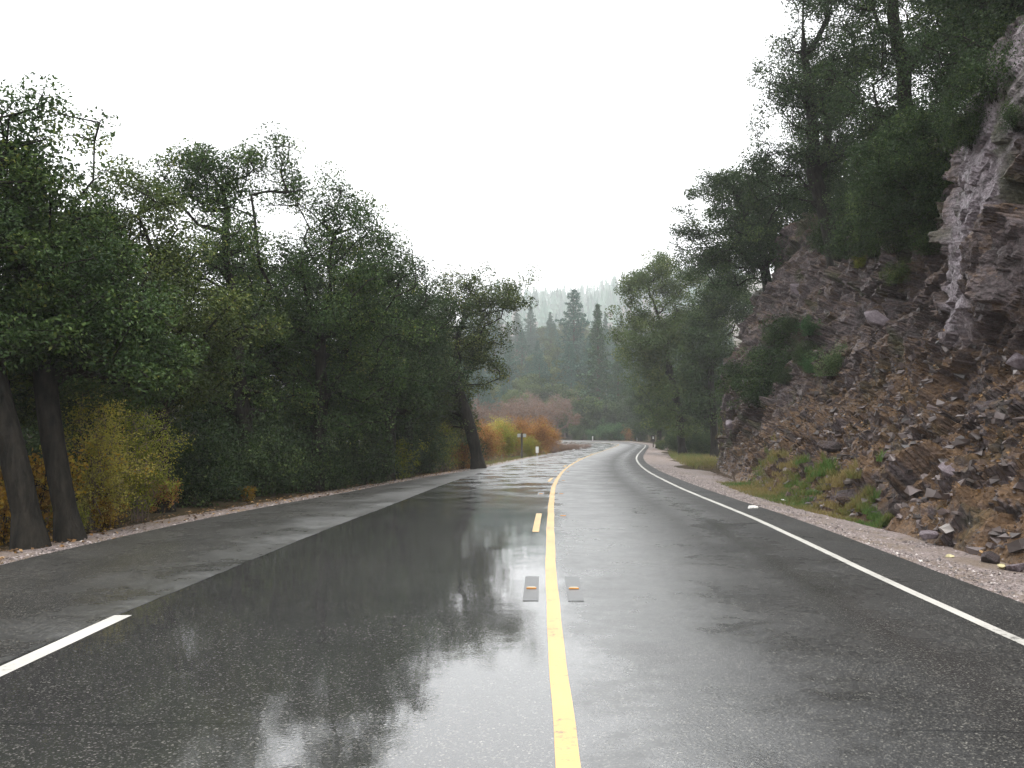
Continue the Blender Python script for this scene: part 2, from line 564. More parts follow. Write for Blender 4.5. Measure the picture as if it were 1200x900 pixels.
def paint_mat(name, c, wear=0.63):
    m, nt, b = nodes_mat(name)
    uv = N(nt, 'ShaderNodeUVMap', uv_map='UVMap')
    vo = N(nt, 'ShaderNodeTexVoronoi', i_Scale=75.0)
    nt.links.new(uv.outputs[0], vo.inputs['Vector'])
    n1 = noise_n(nt, uv.outputs[0], 14.0, 5, 0.7)
    n2 = noise_n(nt, uv.outputs[0], 1.2, 3, 0.6)
    k = math_n(nt, 'MULTIPLY_ADD', n2, 0.5, n1)
    w = ramp(nt, [(wear - 0.12, 0.85), (wear + 0.02, 0.0)])
    nt.links.new(k, w.inputs[0])
    dirt = ramp(nt, [(0.3, 0.8), (0.7, 1.05)])
    nt.links.new(n2, dirt.inputs[0])
    col = mixc(nt, 1.0, c, dirt.outputs[0], 'MULTIPLY')
    nt.links.new(mixc(nt, w.outputs[0], col, (0.05, 0.048, 0.045)), b.inputs['Base Color'])
    b.inputs['Roughness'].default_value = 0.5
    b.inputs['Coat Weight'].default_value = 0.7
    b.inputs['Coat Roughness'].default_value = 0.22
    bp = N(nt, 'ShaderNodeBump', i_Strength=0.35, i_Distance=0.004)
    nt.links.new(vo.outputs['Distance'], bp.inputs['Height'])
    nt.links.new(bp.outputs[0], b.inputs['Normal'])
    nt.links.new(bp.outputs[0], b.inputs['Coat Normal'])
    return m


M['asphalt'] = asphalt_mat()
M['yellow_paint'] = paint_mat('yellow_paint', (0.60, 0.36, 0.085))
M['white_paint'] = paint_mat('white_paint', (0.62, 0.6, 0.55), 0.63)

road = strip('road', ss, LEFT_EDGE(ss), RIGHT_EDGE(ss), 30, M['asphalt'])
tag(road, 'wet two-lane asphalt road curving right then left', kind='structure')


def paint(name, s0, s1, off, w, mat, dz=0.004):
    s = np.linspace(s0, s1, max(4, int((s1 - s0) / 0.4)))
    jit = 0.003 * np.sin(s * 1.7) + 0.002 * np.sin(s * 4.1)
    return strip(name, s, off - w / 2 + jit, off + w / 2 + jit, 3, mat, dz, road)


paint('yellow_line', S0 - 8, S_MAX - 2, 0.0, 0.118, M['yellow_paint'])
paint('white_edge_line', S0 - 8, S_MAX - 2, 3.52, 0.105, M['white_paint'])
for d0, d1 in ((-1.5, 1.4), (13.1, 16.0), (27.4, 30.3), (41.8, 44.8), (56.2, 59.2), (70.6, 73.6)):
    paint('yellow_dash', s_at_depth(d0), s_at_depth(d1), -0.215, 0.1, M['yellow_paint'])
paint('white_dash', s_at_depth(2.5), s_at_depth(7.55), -3.70, 0.155, M['white_paint'])


# ------------------------------------------------------------------ gravel shoulders
def gravel_mat():
    m, nt, b = nodes_mat('gravel')
    tc = N(nt, 'ShaderNodeTexCoord')
    vo = N(nt, 'ShaderNodeTexVoronoi', i_Scale=34.0)
    nt.links.new(tc.outputs['Object'], vo.inputs['Vector'])
    cr = ramp(nt, [(0, (0.08, 0.065, 0.06)), (0.4, (0.17, 0.135, 0.125)), (0.75, (0.26, 0.21, 0.2)), (1, (0.42, 0.37, 0.35))])
    nt.links.new(vo.outputs['Color'], cr.inputs[0])
    f = noise_n(nt, tc.outputs['Object'], 1.1, 5, 0.65)
    earth = ramp(nt, [(0.42, 0.0), (0.62, 0.8)])
    nt.links.new(f, earth.inputs[0])
    nt.links.new(mixc(nt, earth.outputs[0], cr.outputs[0], (0.15, 0.11, 0.075)), b.inputs['Base Color'])
    b.inputs['Roughness'].default_value = 0.6
    bp = N(nt, 'ShaderNodeBump', i_Strength=0.9, i_Distance=0.02)
    nt.links.new(vo.outputs['Distance'], bp.inputs['Height'])
    nt.links.new(bp.outputs[0], b.inputs['Normal'])
    return m


M['gravel'] = gravel_mat()
gs = ss[ss < S0 + 150]
for side in (-1, 1):
    e = LEFT_EDGE(gs) if side < 0 else RIGHT_EDGE(gs)
    wdt = np.interp(gs - S0, [0, 40, 150], [1.5, 1.4, 1.0]) if side < 0 else np.interp(gs - S0, [0, 15, 40, 60, 150], [2.0, 2.1, 3.2, 3.6, 3.0])
    nxs = 14
    t = np.linspace(0, 1, nxs)
    lo, hi = e - side * 0.15, e + side * wdt
    off = lo[:, None] * (1 - t) + hi[:, None] * t
    drop = -0.03 - np.abs(off - e[:, None]) * 0.055 + 0.0
    drop = drop - np.where(t > 0.92, 0.12, 0)[None, :]
    pp = np.stack([off.ravel() * 2.1, np.repeat(gs, nxs) * 2.1, off.ravel() * 0], 1)
    drop = drop + (0.05 * fbm(pp, 3, 3)).reshape(off.shape) * np.clip((t - 0.1) * 3, 0, 1)[None, :]
    o = strip('gravel_shoulder', gs, lo, hi, nxs, M['gravel'], drop)
    tag(o, 'gravel shoulder between the asphalt and the ' + ('trees' if side < 0 else 'rock cliff'), kind='structure')


def ico():
    t = (1 + 5 ** 0.5) / 2
    V = np.array([[-1, t, 0], [1, t, 0], [-1, -t, 0], [1, -t, 0], [0, -1, t], [0, 1, t], [0, -1, -t], [0, 1, -t], [t, 0, -1], [t, 0, 1], [-t, 0, -1], [-t, 0, 1]], float)
    V /= np.linalg.norm(V[0])
    Fc = np.array([[0, 11, 5], [0, 5, 1], [0, 1, 7], [0, 7, 10], [0, 10, 11], [1, 5, 9], [5, 11, 4], [11, 10, 2], [10, 7, 6], [7, 1, 8],
                   [3, 9, 4], [3, 4, 2], [3, 2, 6], [3, 6, 8], [3, 8, 9], [4, 9, 5], [2, 4, 11], [6, 2, 10], [8, 6, 7], [9, 8, 1]])
    return V, Fc


OCT_V = np.array([[1, 0, 0], [0, 1, 0], [-1, 0, 0], [0, -1, 0], [0, 0, 1], [0, 0, -1]], float)
OCT_F = np.array([[0, 1, 4], [1, 2, 4], [2, 3, 4], [3, 0, 4], [1, 0, 5], [2, 1, 5], [3, 2, 5], [0, 3, 5]])


CUB_V = np.array([[x, y, z] for x in (-.8, .8) for y in (-.8, .8) for z in (-.6, .6)], float)
CUB_F = np.array([[0, 1, 3], [0, 3, 2], [4, 6, 7], [4, 7, 5], [0, 4, 5], [0, 5, 1], [2, 3, 7], [2, 7, 6], [0, 2, 6], [0, 6, 4], [1, 5, 7], [1, 7, 3]])


def scatter_stones(name, P, size, mat, rg, cube=False):
    """many small angular stones joined"""
    n = len(P)
    BV, BF = (CUB_V, CUB_F) if cube else (OCT_V, OCT_F)
    nb_ = len(BV)
    V = np.repeat(BV[None], n, 0) * (1 + rg.uniform(-0.4, 0.35, (n, nb_, 1))) + rg.normal(0, 0.2 if cube else 0.1, (n, nb_, 3))
    V = V * (size[:, None, None] * rg.uniform(0.6, 1.3, (n, 1, 3)) * np.array([1, 1, 0.7]))
    th = rg.uniform(0, 6.28, n)
    c, s = np.cos(th)[:, None], np.sin(th)[:, None]
    tilt = rg.uniform(-0.5, 0.5, n)[:, None]
    x, y, z = V[:, :, 0], V[:, :, 1], V[:, :, 2]
    y, z = y * np.cos(tilt) - z * np.sin(tilt), y * np.sin(tilt) + z * np.cos(tilt)
    V = np.stack([x * c - y * s, x * s + y * c, z], 2) + P[:, None, :]
    Fc = (BF[None] + (np.arange(n) * nb_)[:, None, None]).reshape(-1, 3)
    return mesh(name, V.reshape(-1, 3), Fc, attrs={'rnd': np.repeat(rg.random(n), nb_)})


def stone_bits_mat():
    m, nt, b = nodes_mat('loose_gravel')
    a = N(nt, 'ShaderNodeAttribute', attribute_name='rnd')
    cr = ramp(nt, [(0, (0.06, 0.05, 0.048)), (0.4, (0.16, 0.13, 0.12)), (0.8, (0.27, 0.22, 0.21)), (0.97, (0.4, 0.35, 0.33)), (1, (0.55, 0.52, 0.48))])
    nt.links.new(a.outputs['Fac'], cr.inputs[0])
    nt.links.new(cr.outputs[0], b.inputs['Base Color'])
    b.inputs['Roughness'].default_value = 0.45
    return m


M['stone_bits'] = stone_bits_mat()
M['rubble'] = stone_bits_mat()
M['rubble'].name = 'rock_rubble'
for n_ in M['rubble'].node_tree.nodes:
    if n_.type == 'VALTORGB':
        for e_ in n_.color_ramp.elements: e_.color = (e_.color[0] * 0.5, e_.color[1] * 0.48, e_.color[2] * 0.48, 1)


def leaf_quads(P, size, rg, up=0.5, aspect=0.55, droop=0.0, fold=0.12):
    """rhombic leaves (n*4 verts)"""
    n = len(P)
    nrm = rg.normal(0, 1, (n, 3))
    nrm[:, 2] += np.sign(up) * abs(up) * 2.0
    nrm /= np.linalg.norm(nrm, axis=1)[:, None]
    d = rg.normal(0, 1, (n, 3))
    d[:, 2] -= droop
    d -= nrm * (d * nrm).sum(1)[:, None]
    d /= np.linalg.norm(d, axis=1)[:, None] + 1e-9
    w = np.cross(nrm, d)
    L = (size if hasattr(size, '__len__') else np.full(n, size))[:, None]
    W = L * aspect * 0.5
    mid = P + nrm * L * fold
    V = np.stack([P - d * L * 0.5, mid + w * W, P + d * L * 0.5, mid - w * W], 1).reshape(-1, 3)
    return V


def leaf_mesh(name, P, size, rg, rnd=None, **kw):
    n = len(P)
    V = leaf_quads(P, size, rg, **kw)
    Fq = np.arange(n * 4).reshape(n, 4)
    r = rg.random(n) if rnd is None else rnd
    return mesh(name, V, Fq, attrs={'rnd': np.repeat(r, 4)})


rg = np.random.default_rng(5)
for side, n, d1 in ((-1, 9000, 45), (1, 15000, 50)):
    dd = 3 + (d1 - 3) * rg.random(n * 2) ** 1.5
    s = S0 + dd
    e = LEFT_EDGE(s) if side < 0 else RIGHT_EDGE(s)
    wd = 1.2 if side < 0 else 1.7
    o_ = rg.beta(1.1, 2.2, n * 2) * wd - 0.06
    P = road_pt(s, e + side * o_, -0.03 - np.maximum(o_, 0) * 0.055)
    keep = rg.random(len(P)) < np.clip(1.1 - o_ / wd, 0.15, 1)
    P = P[keep][:n]
    o = obj('loose_gravel', scatter_stones('loose_gravel', P, 0.008 + 0.022 * rg.random(len(P)) ** 2.2, M['stone_bits'], rg), M['stone_bits'])
    tag(o, 'loose crushed stones along the ' + ('left road edge below the trees' if side < 0 else 'right road edge below the cliff'), 'gravel', kind='stuff')

# ------------------------------------------------------------------ rock cliff on the right
import bmesh
toe = np.array([[5.4, -14], [5.9, -4], [6.2, 4], [6.45, 10], [6.45, 15], [6.75, 20], [7.6, 26], [8.8, 34], [10.3, 43], [11.4, 48.5], [13.6, 53], [18, 58], [26, 62], [38, 65]], float)
toe3 = catmull(np.c_[toe, np.zeros(len(toe))], 30)[:, :2]
tl = np.r_[0, np.cumsum(np.linalg.norm(np.diff(toe3, axis=0), axis=1))]
stn_y = np.array([-14, 5, 11, 16.5, 18.5, 26, 36, 46, 52, 90.])
stn = np.array([
    [(-.5, -.5), (1.0, 1.2), (1.7, 2.6), (2.2, 4.8), (3.0, 7.2), (5.2, 9.2), (11, 14.5), (34, 27)],
    [(-.5, -.5), (1.0, 1.2), (1.7, 2.6), (2.2, 4.8), (3.0, 7.2), (5.2, 9.2), (11, 14.5), (34, 27)],
    [(-.5, -.5), (1.0, 1.2), (1.7, 2.5), (2.2, 4.6), (2.9, 7.2), (5.0, 9.2), (11, 14.5), (34, 27)],
    [(-.5, -.4), (1.0, 1.2), (1.95, 2.6), (2.15, 4.8), (2.45, 7.9), (4.2, 10.5), (11, 15.5), (34, 27)],
    [(-.5, -.4), (1.0, 1.1), (2.2, 2.7), (2.9, 4.6), (3.5, 7.8), (5.2, 10.5), (11, 15.5), (34, 27)],
    [(-.5, -.5), (1.0, 1.0), (2.2, 2.4), (3.2, 4.6), (4.3, 8.2), (6.3, 11.0), (12, 16), (34, 27)],
    [(-.5, -.7), (0.8, 1.0), (1.6, 2.4), (2.5, 4.6), (4.4, 8.6), (6.6, 11.5), (12, 16), (34, 26)],
    [(-.5, -.9), (0.25, 0.7), (0.55, 2.6), (1.0, 5.6), (2.6, 9.4), (4.6, 12.5), (12, 16), (34, 24)],
    [(-.5, -1.1), (0.25, 0.7), (0.55, 2.6), (1.0, 5.6), (2.8, 9.2), (5.0, 12.0), (12, 15), (34, 22)],
    [(-.5, -1.2), (1.0, 0.7), (2.0, 1.8), (3.4, 4.0), (5.5, 6.5), (8.0, 9.0), (13, 12), (34, 18)]])
nS, nT = 960, 300
l_y = np.interp(tl, tl, toe3[:, 1])
dens = 1.0 / np.clip(np.abs(l_y) * 0.03 + 0.5, 0.6, 2.2)                  # finer near the camera
dens[l_y < 6] *= 0.12
dens[np.arange(len(l_y)) > np.argmax(l_y > 54)] *= 0.25
cum = np.cumsum(dens); cum = (cum - cum[0]) / (cum[-1] - cum[0])
sl = np.interp(np.linspace(0, 1, nS), cum, tl)
TX = np.interp(sl, tl, toe3[:, 0]); TY = np.interp(sl, tl, toe3[:, 1])
tg = np.gradient(np.stack([TX, TY], 1), axis=0)
ker = np.hanning(61); ker /= ker.sum()
tg = np.stack([np.convolve(np.pad(tg[:, k] / np.linalg.norm(tg, axis=1), 30, mode='edge'), ker, 'valid') for k in (0, 1)], 1)
tg /= np.linalg.norm(tg, axis=1)[:, None]
inw = np.stack([tg[:, 1], -tg[:, 0]], 1)
kn = np.array([0, .13, .29, .50, .79, .92, .97, 1.0])
tt = np.linspace(0, 1, nT)
prof = np.empty((nS, nT, 2))
for c in (0, 1):
    at_kn = np.stack([np.interp(TY, stn_y, stn[:, k, c]) for k in range(8)], 1)      # nS x 8
    for i in range(nS):
        prof[i, :, c] = np.interp(tt, kn, at_kn[i])
base = np.interp(TY, CL[: int((S0 + 118) / 0.4), 1], CL[: int((S0 + 118) / 0.4), 2])
CX = TX[:, None] + inw[:, 0:1] * prof[:, :, 0]
CY = TY[:, None] + inw[:, 1:2] * prof[:, :, 0]
CZ = base[:, None] + prof[:, :, 1]
G = np.stack([CX, CY, CZ], 2)


def grid_normals(G):
    du = np.gradient(G, axis=0); dv = np.gradient(G, axis=1)
    n = np.cross(dv, du)
    n /= np.linalg.norm(n, axis=2)[:, :, None] + 1e-9
    return n


nrm = grid_normals(G)
if nrm[nS // 3, nT // 3, 0] > 0: nrm = -nrm
ker = np.hanning(25); ker /= ker.sum()
for ax in (0, 1):
    nrm = np.apply_along_axis(lambda m: np.convolve(np.pad(m, 12, mode='edge'), ker, 'valid'), ax, nrm)
p = G.reshape(-1, 3)
nn = nrm.reshape(-1, 3)
zz = (p[:, 2] - np.repeat(base, nT))
yy = p[:, 1]
# where it is bare rock, where it is scree
wob = fbm(p * 0.5, 31, 4)
scree_top = np.interp(yy, [0, 10, 14, 18, 24, 30, 36, 42, 46, 60], [1.9, 2.3, 2.6, 3.2, 3.6, 3.1, 2.2, 0.9, 0.3, 0.2]) + wob * 2.2
scree = np.clip((scree_top - zz) / 0.8 + 0.5, 0, 1)
slab = np.clip((17.5 + 0.10 * (zz - 5) + 0.5 * wob - yy) / 0.12, 0, 1) * np.clip((yy - (15.4 - 0.30 * (zz - 4.2) + 1.2 * wob)) / 0.25, 0, 1) * np.clip((zz - 2.8 - wob) / 0.7, 0, 1) * np.clip((9.0 - zz) / 1.2, 0, 1)
ca, sa = math.cos(-0.8), math.sin(-0.8)
q = np.stack([p[:, 0], p[:, 1] * ca + p[:, 2] * sa, -p[:, 1] * sa + p[:, 2] * ca], 1)   # bedding tilts along the road
warp = np.stack([fbm(p * 0.9, 41, 3), fbm(p * 0.9 + 9, 42, 3), fbm(p * 0.9 + 18, 43, 3)], 1)
q = q + 0.7 * warp
b1, e1 = blocks(q * np.array([0.42, 0.48, 0.62]), 51)
b2, e2 = blocks(q * np.array([1.0, 0.9, 1.6]), 52)
b3, e3 = blocks(q * np.array([2.8, 2.4, 4.0]), 53)
b4, e4 = blocks(p * 3.2, 54)
b5, e5 = blocks(p * 8.0, 55)
rockd = 0.7 * b1 + 0.45 * b2 + 0.2 * b3 + 0.06 * b5 + 0.25 * fbm(p * 1.3, 57, 4)
screed = 0.42 * b2 + 0.16 * b4 + 0.085 * b5 + 0.5 * fbm(p * 0.7, 58, 4) + 0.07 * fbm(p * 7, 59, 3)
slabd = 0.30 + 0.14 * b2 + 0.12 * b3 + 0.05 * fbm(q * np.array([3, 1.0, 8.0]), 61, 4) + 0.02 * b5
disp = rockd * (1 - scree) + screed * scree
disp = disp * (1 - slab) + slabd * slab
lowfade = np.clip((zz + 0.3) / 0.9, 0.15, 1)
D = p + nn * (disp * lowfade)[:, None]
D[:, 2] -= np.clip(0.4 - zz, 0, 1) * 0.1
DG = D.reshape(nS, nT, 3)
DN = grid_normals(DG)
if DN[nS // 3, nT // 3, 0] > 0: DN = -DN
dn = DN.reshape(-1, 3)
flat = np.clip((dn[:, 2] - 0.28) / 0.35, 0, 1)
lit = np.clip(flat * (0.35 + 0.9 * scree) + 0.55 * scree * (vnoise(p * 3.5, 71) > 0.52) - 0.6 * (fbm(p * 1.1, 72, 3) > 0.16), 0, 1) * (1 - slab)
lit = np.maximum(lit, np.clip((zz - 11.5) / 2, 0, 1))
mossn = np.clip((fbm(p * np.array([1.6, 1.6, 0.7]), 73, 4) - 0.08) * 8, 0, 1) * (1 - 0.6 * scree)
crev = np.clip(1 - np.minimum(e2 / 0.10, e3 / 0.12), 0, 1)
a = (np.arange(nS - 1)[:, None] * nT + np.arange(nT - 1)).ravel()


def cliff_mat(pieces=False):
    m, nt, b = nodes_mat('cliff_stone' if pieces else 'cliff_rock')
    tc = N(nt, 'ShaderNodeTexCoord')
    if pieces:
        oi = N(nt, 'ShaderNodeObjectInfo')
        vadd = N(nt, 'ShaderNodeVectorMath', operation='ADD')
        nt.links.new(tc.outputs['Object'], vadd.inputs[0])
        nt.links.new(oi.outputs['Location'], vadd.inputs[1])
        vec = vadd.outputs[0]
    else:
        vec = tc.outputs['Object']
    mp = N(nt, 'ShaderNodeMapping')
    mp.inputs['Rotation'].default_value = (-0.8, 0, 0)
    mp.inputs['Scale'].default_value = (1, 0.9, 1.5)
    nt.links.new(vec, mp.inputs[0])
    n1 = noise_n(nt, mp.outputs[0], 0.7, 6, 0.62)
    n2 = noise_n(nt, mp.outputs[0], 4.5, 6, 0.7)
    n3 = noise_n(nt, vec, 18.0, 5, 0.7)
    c1 = ramp(nt, [(0.30, (0.022, 0.019, 0.018)), (0.42, (0.06, 0.047, 0.045)), (0.50, (0.12, 0.095, 0.098)), (0.58, (0.085, 0.055, 0.036)), (0.66, (0.14, 0.11, 0.115)), (0.8, (0.24, 0.2, 0.21))])
    nt.links.new(math_n(nt, 'MULTIPLY_ADD', n2, 0.45, math_n(nt, 'MULTIPLY', n1, 0.55)), c1.inputs[0])
    c2 = ramp(nt, [(0.3, 0.45), (0.55, 1.0), (0.75, 1.6)])
    nt.links.new(n3, c2.inputs[0])
    col = mixc(nt, 1.0, c1.outputs[0], c2.outputs[0], 'MULTIPLY')
    if not pieces:
        A = lambda k: N(nt, 'ShaderNodeAttribute', attribute_name=k).outputs['Fac']
        sc = ramp(nt, [(0.34, (0.07, 0.06, 0.062)), (0.44, (0.22, 0.185, 0.2)), (0.56, (0.33, 0.285, 0.31)), (0.72, (0.42, 0.37, 0.40))])
        nt.links.new(n2, sc.inputs[0])
        col = mixc(nt, math_n(nt, 'MULTIPLY', A('slab'), 0.85), col, mixc(nt, 1.0, sc.outputs[0], c2.outputs[0], 'MULTIPLY'))
        lc = ramp(nt, [(0.3, (0.035, 0.024, 0.016)), (0.48, (0.12, 0.07, 0.035)), (0.6, (0.2, 0.12, 0.06)), (0.75, (0.27, 0.19, 0.11))])
        nt.links.new(math_n(nt, 'MULTIPLY_ADD', n3, 0.6, math_n(nt, 'MULTIPLY', n2, 0.4)), lc.inputs[0])
        col = mixc(nt, math_n(nt, 'MULTIPLY', A('litter'), 0.9), col, lc.outputs[0])
        mc = ramp(nt, [(0.35, (0.02, 0.025, 0.012)), (0.65, (0.075, 0.085, 0.03))])
        nt.links.new(n3, mc.inputs[0])
        col = mixc(nt, math_n(nt, 'MULTIPLY', A('moss'), 0.7), col, mc.outputs[0])
    nt.links.new(col, b.inputs['Base Color'])
    b.inputs['Specular IOR Level'].default_value = 0.28
    rr = ramp(nt, [(0.3, 0.3), (0.7, 0.65)])
    nt.links.new(n2, rr.inputs[0])
    nt.links.new(rr.outputs[0], b.inputs['Roughness'])
    vo = N(nt, 'ShaderNodeTexVoronoi', i_Scale=9.0)
    nt.links.new(mp.outputs[0], vo.inputs['Vector'])
    bh = math_n(nt, 'ADD', math_n(nt, 'MULTIPLY', vo.outputs['Distance'], 0.5), n3)
    bp = N(nt, 'ShaderNodeBump', i_Strength=0.9, i_Distance=0.06)
    nt.links.new(bh, bp.inputs['Height'])
    nt.links.new(bp.outputs[0], b.inputs['Normal'])
    return m


M['cliff'] = cliff_mat()
M['cliff_stone'] = cliff_mat(True)
cliff_me = mesh('rock_cliff', D, np.stack([a, a + nT, a + nT + 1, a + 1], 1), smooth=False, attrs={'litter': lit, 'slab': slab, 'moss': mossn})
cliff = obj('rock_cliff', cliff_me, M['cliff'])
tag(cliff, 'steep fractured purple-grey rock cliff rising beside the road', kind='structure')

ok = (TY > 4)[:, None] & np.ones((1, nT), bool)
c_idx_all = np.where(ok.ravel())[0]


def cliff_point(px, py, dz=0):
    """the cliff vertex seen at a photograph pixel (nearest to the camera among those close to the ray)"""
    d = at(px, py, 1.0) - np.array([0, 0, CAM_H])
    d /= np.linalg.norm(d)
    r = D - np.array([0, 0, CAM_H])
    t = r @ d
    dist = np.linalg.norm(r - t[:, None] * d, axis=1) / np.maximum(t, 1)
    k = np.where((dist < 0.006) & (t > 4))[0]
    if len(k) == 0: return None, None
    k = k[np.argmin(t[k])]
    return D[k].copy(), dn[k].copy()


def rock_mesh(seed, flatness=0.7, pts=16):
    r = np.random.default_rng(seed)
    v = r.normal(0, 1, (pts, 3))
    v /= np.linalg.norm(v, axis=1)[:, None]
    v *= r.uniform(0.75, 1.05, (pts, 1))
    v *= np.array([1.0, r.uniform(0.6, 0.9), flatness * r.uniform(0.7, 1.1)])
    bm = bmesh.new()
    for c in v: bm.verts.new(c)
    res = bmesh.ops.convex_hull(bm, input=bm.verts)
    bmesh.ops.delete(bm, geom=[g for g in res['geom_interior'] if isinstance(g, bmesh.types.BMVert)], context='VERTS')
    bmesh.ops.dissolve_limit(bm, angle_limit=R(12), verts=bm.verts, edges=bm.edges)
    bmesh.ops.bevel(bm, geom=list(bm.edges), offset=0.045, segments=1, affect='EDGES', clamp_overlap=True)
    bmesh.ops.recalc_face_normals(bm, faces=bm.faces)
    me = bpy.data.meshes.new('rock')
    bm.to_mesh(me); bm.free()
    return me


rocks = [rock_mesh(100 + k, 0.45 + 0.09 * (k % 4), 13 + k % 5) for k in range(8)]
for me in rocks: me.materials.append(M['cliff_stone'])
rgc = np.random.default_rng(77)
# embedded blocks and ledges: parts of the cliff
cand = c_idx_all[(zz[c_idx_all] > 0.1) & (zz[c_idx_all] < 9.5) & (slab[c_idx_all] < 0.3) & (yy[c_idx_all] < 50)]
prob = np.where(scree[cand] > 0.5, 1.0, 0.35) / (0.4 + 0 * yy[cand])
area_w = np.interp(yy[cand], [4, 50], [0.4, 1.4])
prob = prob * area_w
pick = rgc.choice(cand, 150, replace=False, p=prob / prob.sum())
for i, k in enumerate(pick):
    size = 0.12 + 0.42 * rgc.random() ** 2.4
    n_ = dn[k]
    pos = D[k] - n_ * size * 0.3
    o = obj('rock_block', rocks[i % 8], None, cliff, pos, (rgc.uniform(0.2, 0.9), rgc.uniform(-0.4, 0.4), rgc.uniform(0, 6.28)), (size, size * rgc.uniform(0.7, 1.0), size * rgc.uniform(0.7, 1.1)))
# a few blocks the photograph shows one by one: the pale purple boulder and the pink ledges
lav, nt_, b_ = nodes_mat('lavender_stone')
tcx = N(nt_, 'ShaderNodeTexCoord')
nz = noise_n(nt_, tcx.outputs['Object'], 5.0, 6, 0.7)
crx = ramp(nt_, [(0.3, (0.07, 0.055, 0.06)), (0.55, (0.17, 0.135, 0.15)), (0.75, (0.26, 0.215, 0.235))])
nt_.links.new(nz, crx.inputs[0]); nt_.links.new(crx.outputs[0], b_.inputs['Base Color'])
b_.inputs['Roughness'].default_value = 0.6
bpx = N(nt_, 'ShaderNodeBump', i_Strength=0.8, i_Distance=0.05)
nt_.links.new(nz, bpx.inputs['Height']); nt_.links.new(bpx.outputs[0], b_.inputs['Normal'])
for k, (px_, py_, sz, lab) in enumerate([(1104, 538, 0.30, 'pale purple boulder set in the scree'), (1022, 378, 0.62, 'tilted pinkish ledge below the dark overhang'),
                                         (852, 508, 0.75, 'purple-grey block at the foot of the far nose'), (1190, 420, 0.42, 'lavender block at the frame edge below the slab'),
                                         (930, 330, 0.8, 'pale weathered block on the far rock rib'), (885, 445, 0.7, 'purplish block low on the rock nose')]):
    c_, n_ = cliff_point(px_, py_)
    if c_ is None: continue
    me = rock_mesh(300 + k, 0.6, 15); me.materials.append(lav)
    o = obj('rock_block', me, None, cliff, c_ - n_ * sz * 0.42, (0.55, 0.15, 0.4 * k), (sz * 0.7, sz * 1.1, sz * 0.75))
    o['label'] = lab

# loose stones at the foot: things of their own
M['white_stone'], nt_, b_ = nodes_mat('white_stone')
nz = noise_n(nt_, N(nt_, 'ShaderNodeTexCoord').outputs['Object'], 3.0, 5, 0.7)
crx = ramp(nt_, [(0.3, (0.42, 0.4, 0.37)), (0.6, (0.7, 0.68, 0.64))])
nt_.links.new(nz, crx.inputs[0]); nt_.links.new(crx.outputs[0], b_.inputs['Base Color'])
M['tan_stone'], nt_, b_ = nodes_mat('tan_stone')
nz = noise_n(nt_, N(nt_, 'ShaderNodeTexCoord').outputs['Object'], 3.0, 5, 0.7)
crx = ramp(nt_, [(0.3, (0.3, 0.25, 0.12)), (0.6, (0.5, 0.45, 0.25))])
nt_.links.new(nz, crx.inputs[0]); nt_.links.new(crx.outputs[0], b_.inputs['Base Color'])
stones = [(883, 592, 17.6, 0.14, 'white_stone', 'white stone lying alone on the gravel before the grass'),
          (1174, 653, 10.8, 0.075, 'tan_stone', 'small yellowish stone left of the flat grey stone by the cliff'),
          (1191, 653, 10.7, 0.15, 'lav', 'flat pale grey stone at the right frame edge below the cliff'),
          (1160, 644, 11.3, 0.16, 'stone', 'dark bluish stone just behind the small yellowish stone'),
          (1113, 641, 11.5, 0.07, 'tan_stone', 'small pale stone on the dirt below the purple boulder'),
          (1088, 619, 13.0, 0.16, 'lav', 'angular lavender stone resting at the toe of the scree'),
          (1038, 597, 15.6, 0.18, 'stone', 'grey stone at the foot of the scree right of the grass'),
          (918, 577, 21.0, 0.08, 'white_stone', 'tiny white stone on the edge of the dry grass')]
for k, (px_, py_, Y, sz, mt, lab) in enumerate(stones):
    me = rock_mesh(500 + k, 0.62, 22)
    me.materials.append(lav if mt == 'lav' else M['cliff_stone'] if mt == 'stone' else M[mt])
    X = at(px_, py_, Y)[0]
    off_, s_ = nearest_road(np.array([X]), np.array([Y]))
    e_ = RIGHT_EDGE(s_)
    z_ = max(float(road_z(s_, e_)[0]) - 0.03 - 0.055 * float(off_[0] - e_[0]), gz(X, Y))
    k2 = np.where((np.abs(D[:, 0] - X) < 0.15) & (np.abs(D[:, 1] - Y) < 0.15))[0]
    if len(k2): z_ = max(z_, float(D[k2, 2].max()))
    o = obj('stone', me, None, None, (X, Y, z_ + sz * 0.28), (0, 0, 1.3 * k), (sz, sz, sz))
    tag(o, lab, 'stone', 'loose stones at the foot of the cliff')

# fallen leaves and rubble on the scree (nobody could count them)
def on_cliff(weights, n, rg):
    w = weights / weights.sum()
    k = rg.choice(len(w), n, p=w)
    j = D[k] + (DG.reshape(-1, 3)[np.minimum(k + 1, len(D) - 1)] - D[k]) * rg.random((n, 1)) * 0.8
    return j, k
cell = np.interp(yy, [0, 60], [0.4, 2.5])
vis = (yy > 5) & (yy < 54) & (zz > -0.1) & (zz < 11)
j, k = on_cliff(vis * np.clip(lit, 0, 1) * cell * np.clip(1.1 - zz / 9, 0.1, 1), 26000, rgc)
patchy = fbm(j * 1.1, 91, 3) > 0.0
j, k = j[patchy], k[patchy]
o = obj('fallen_leaves', leaf_mesh('fallen_leaves', j + dn[k] * 0.025, 0.03 + 0.05 * rgc.random(len(j)) ** 1.5, rgc, up=0.8, aspect=0.65), M['litter_leaf'])
tag(o, 'orange-brown fallen oak leaves strewn over the scree slope', 'leaf litter', kind='stuff')
j, k = on_cliff(vis * (scree > 0.4) * cell * np.clip(1.2 - zz / 4, 0.1, 1), 6500, rgc)
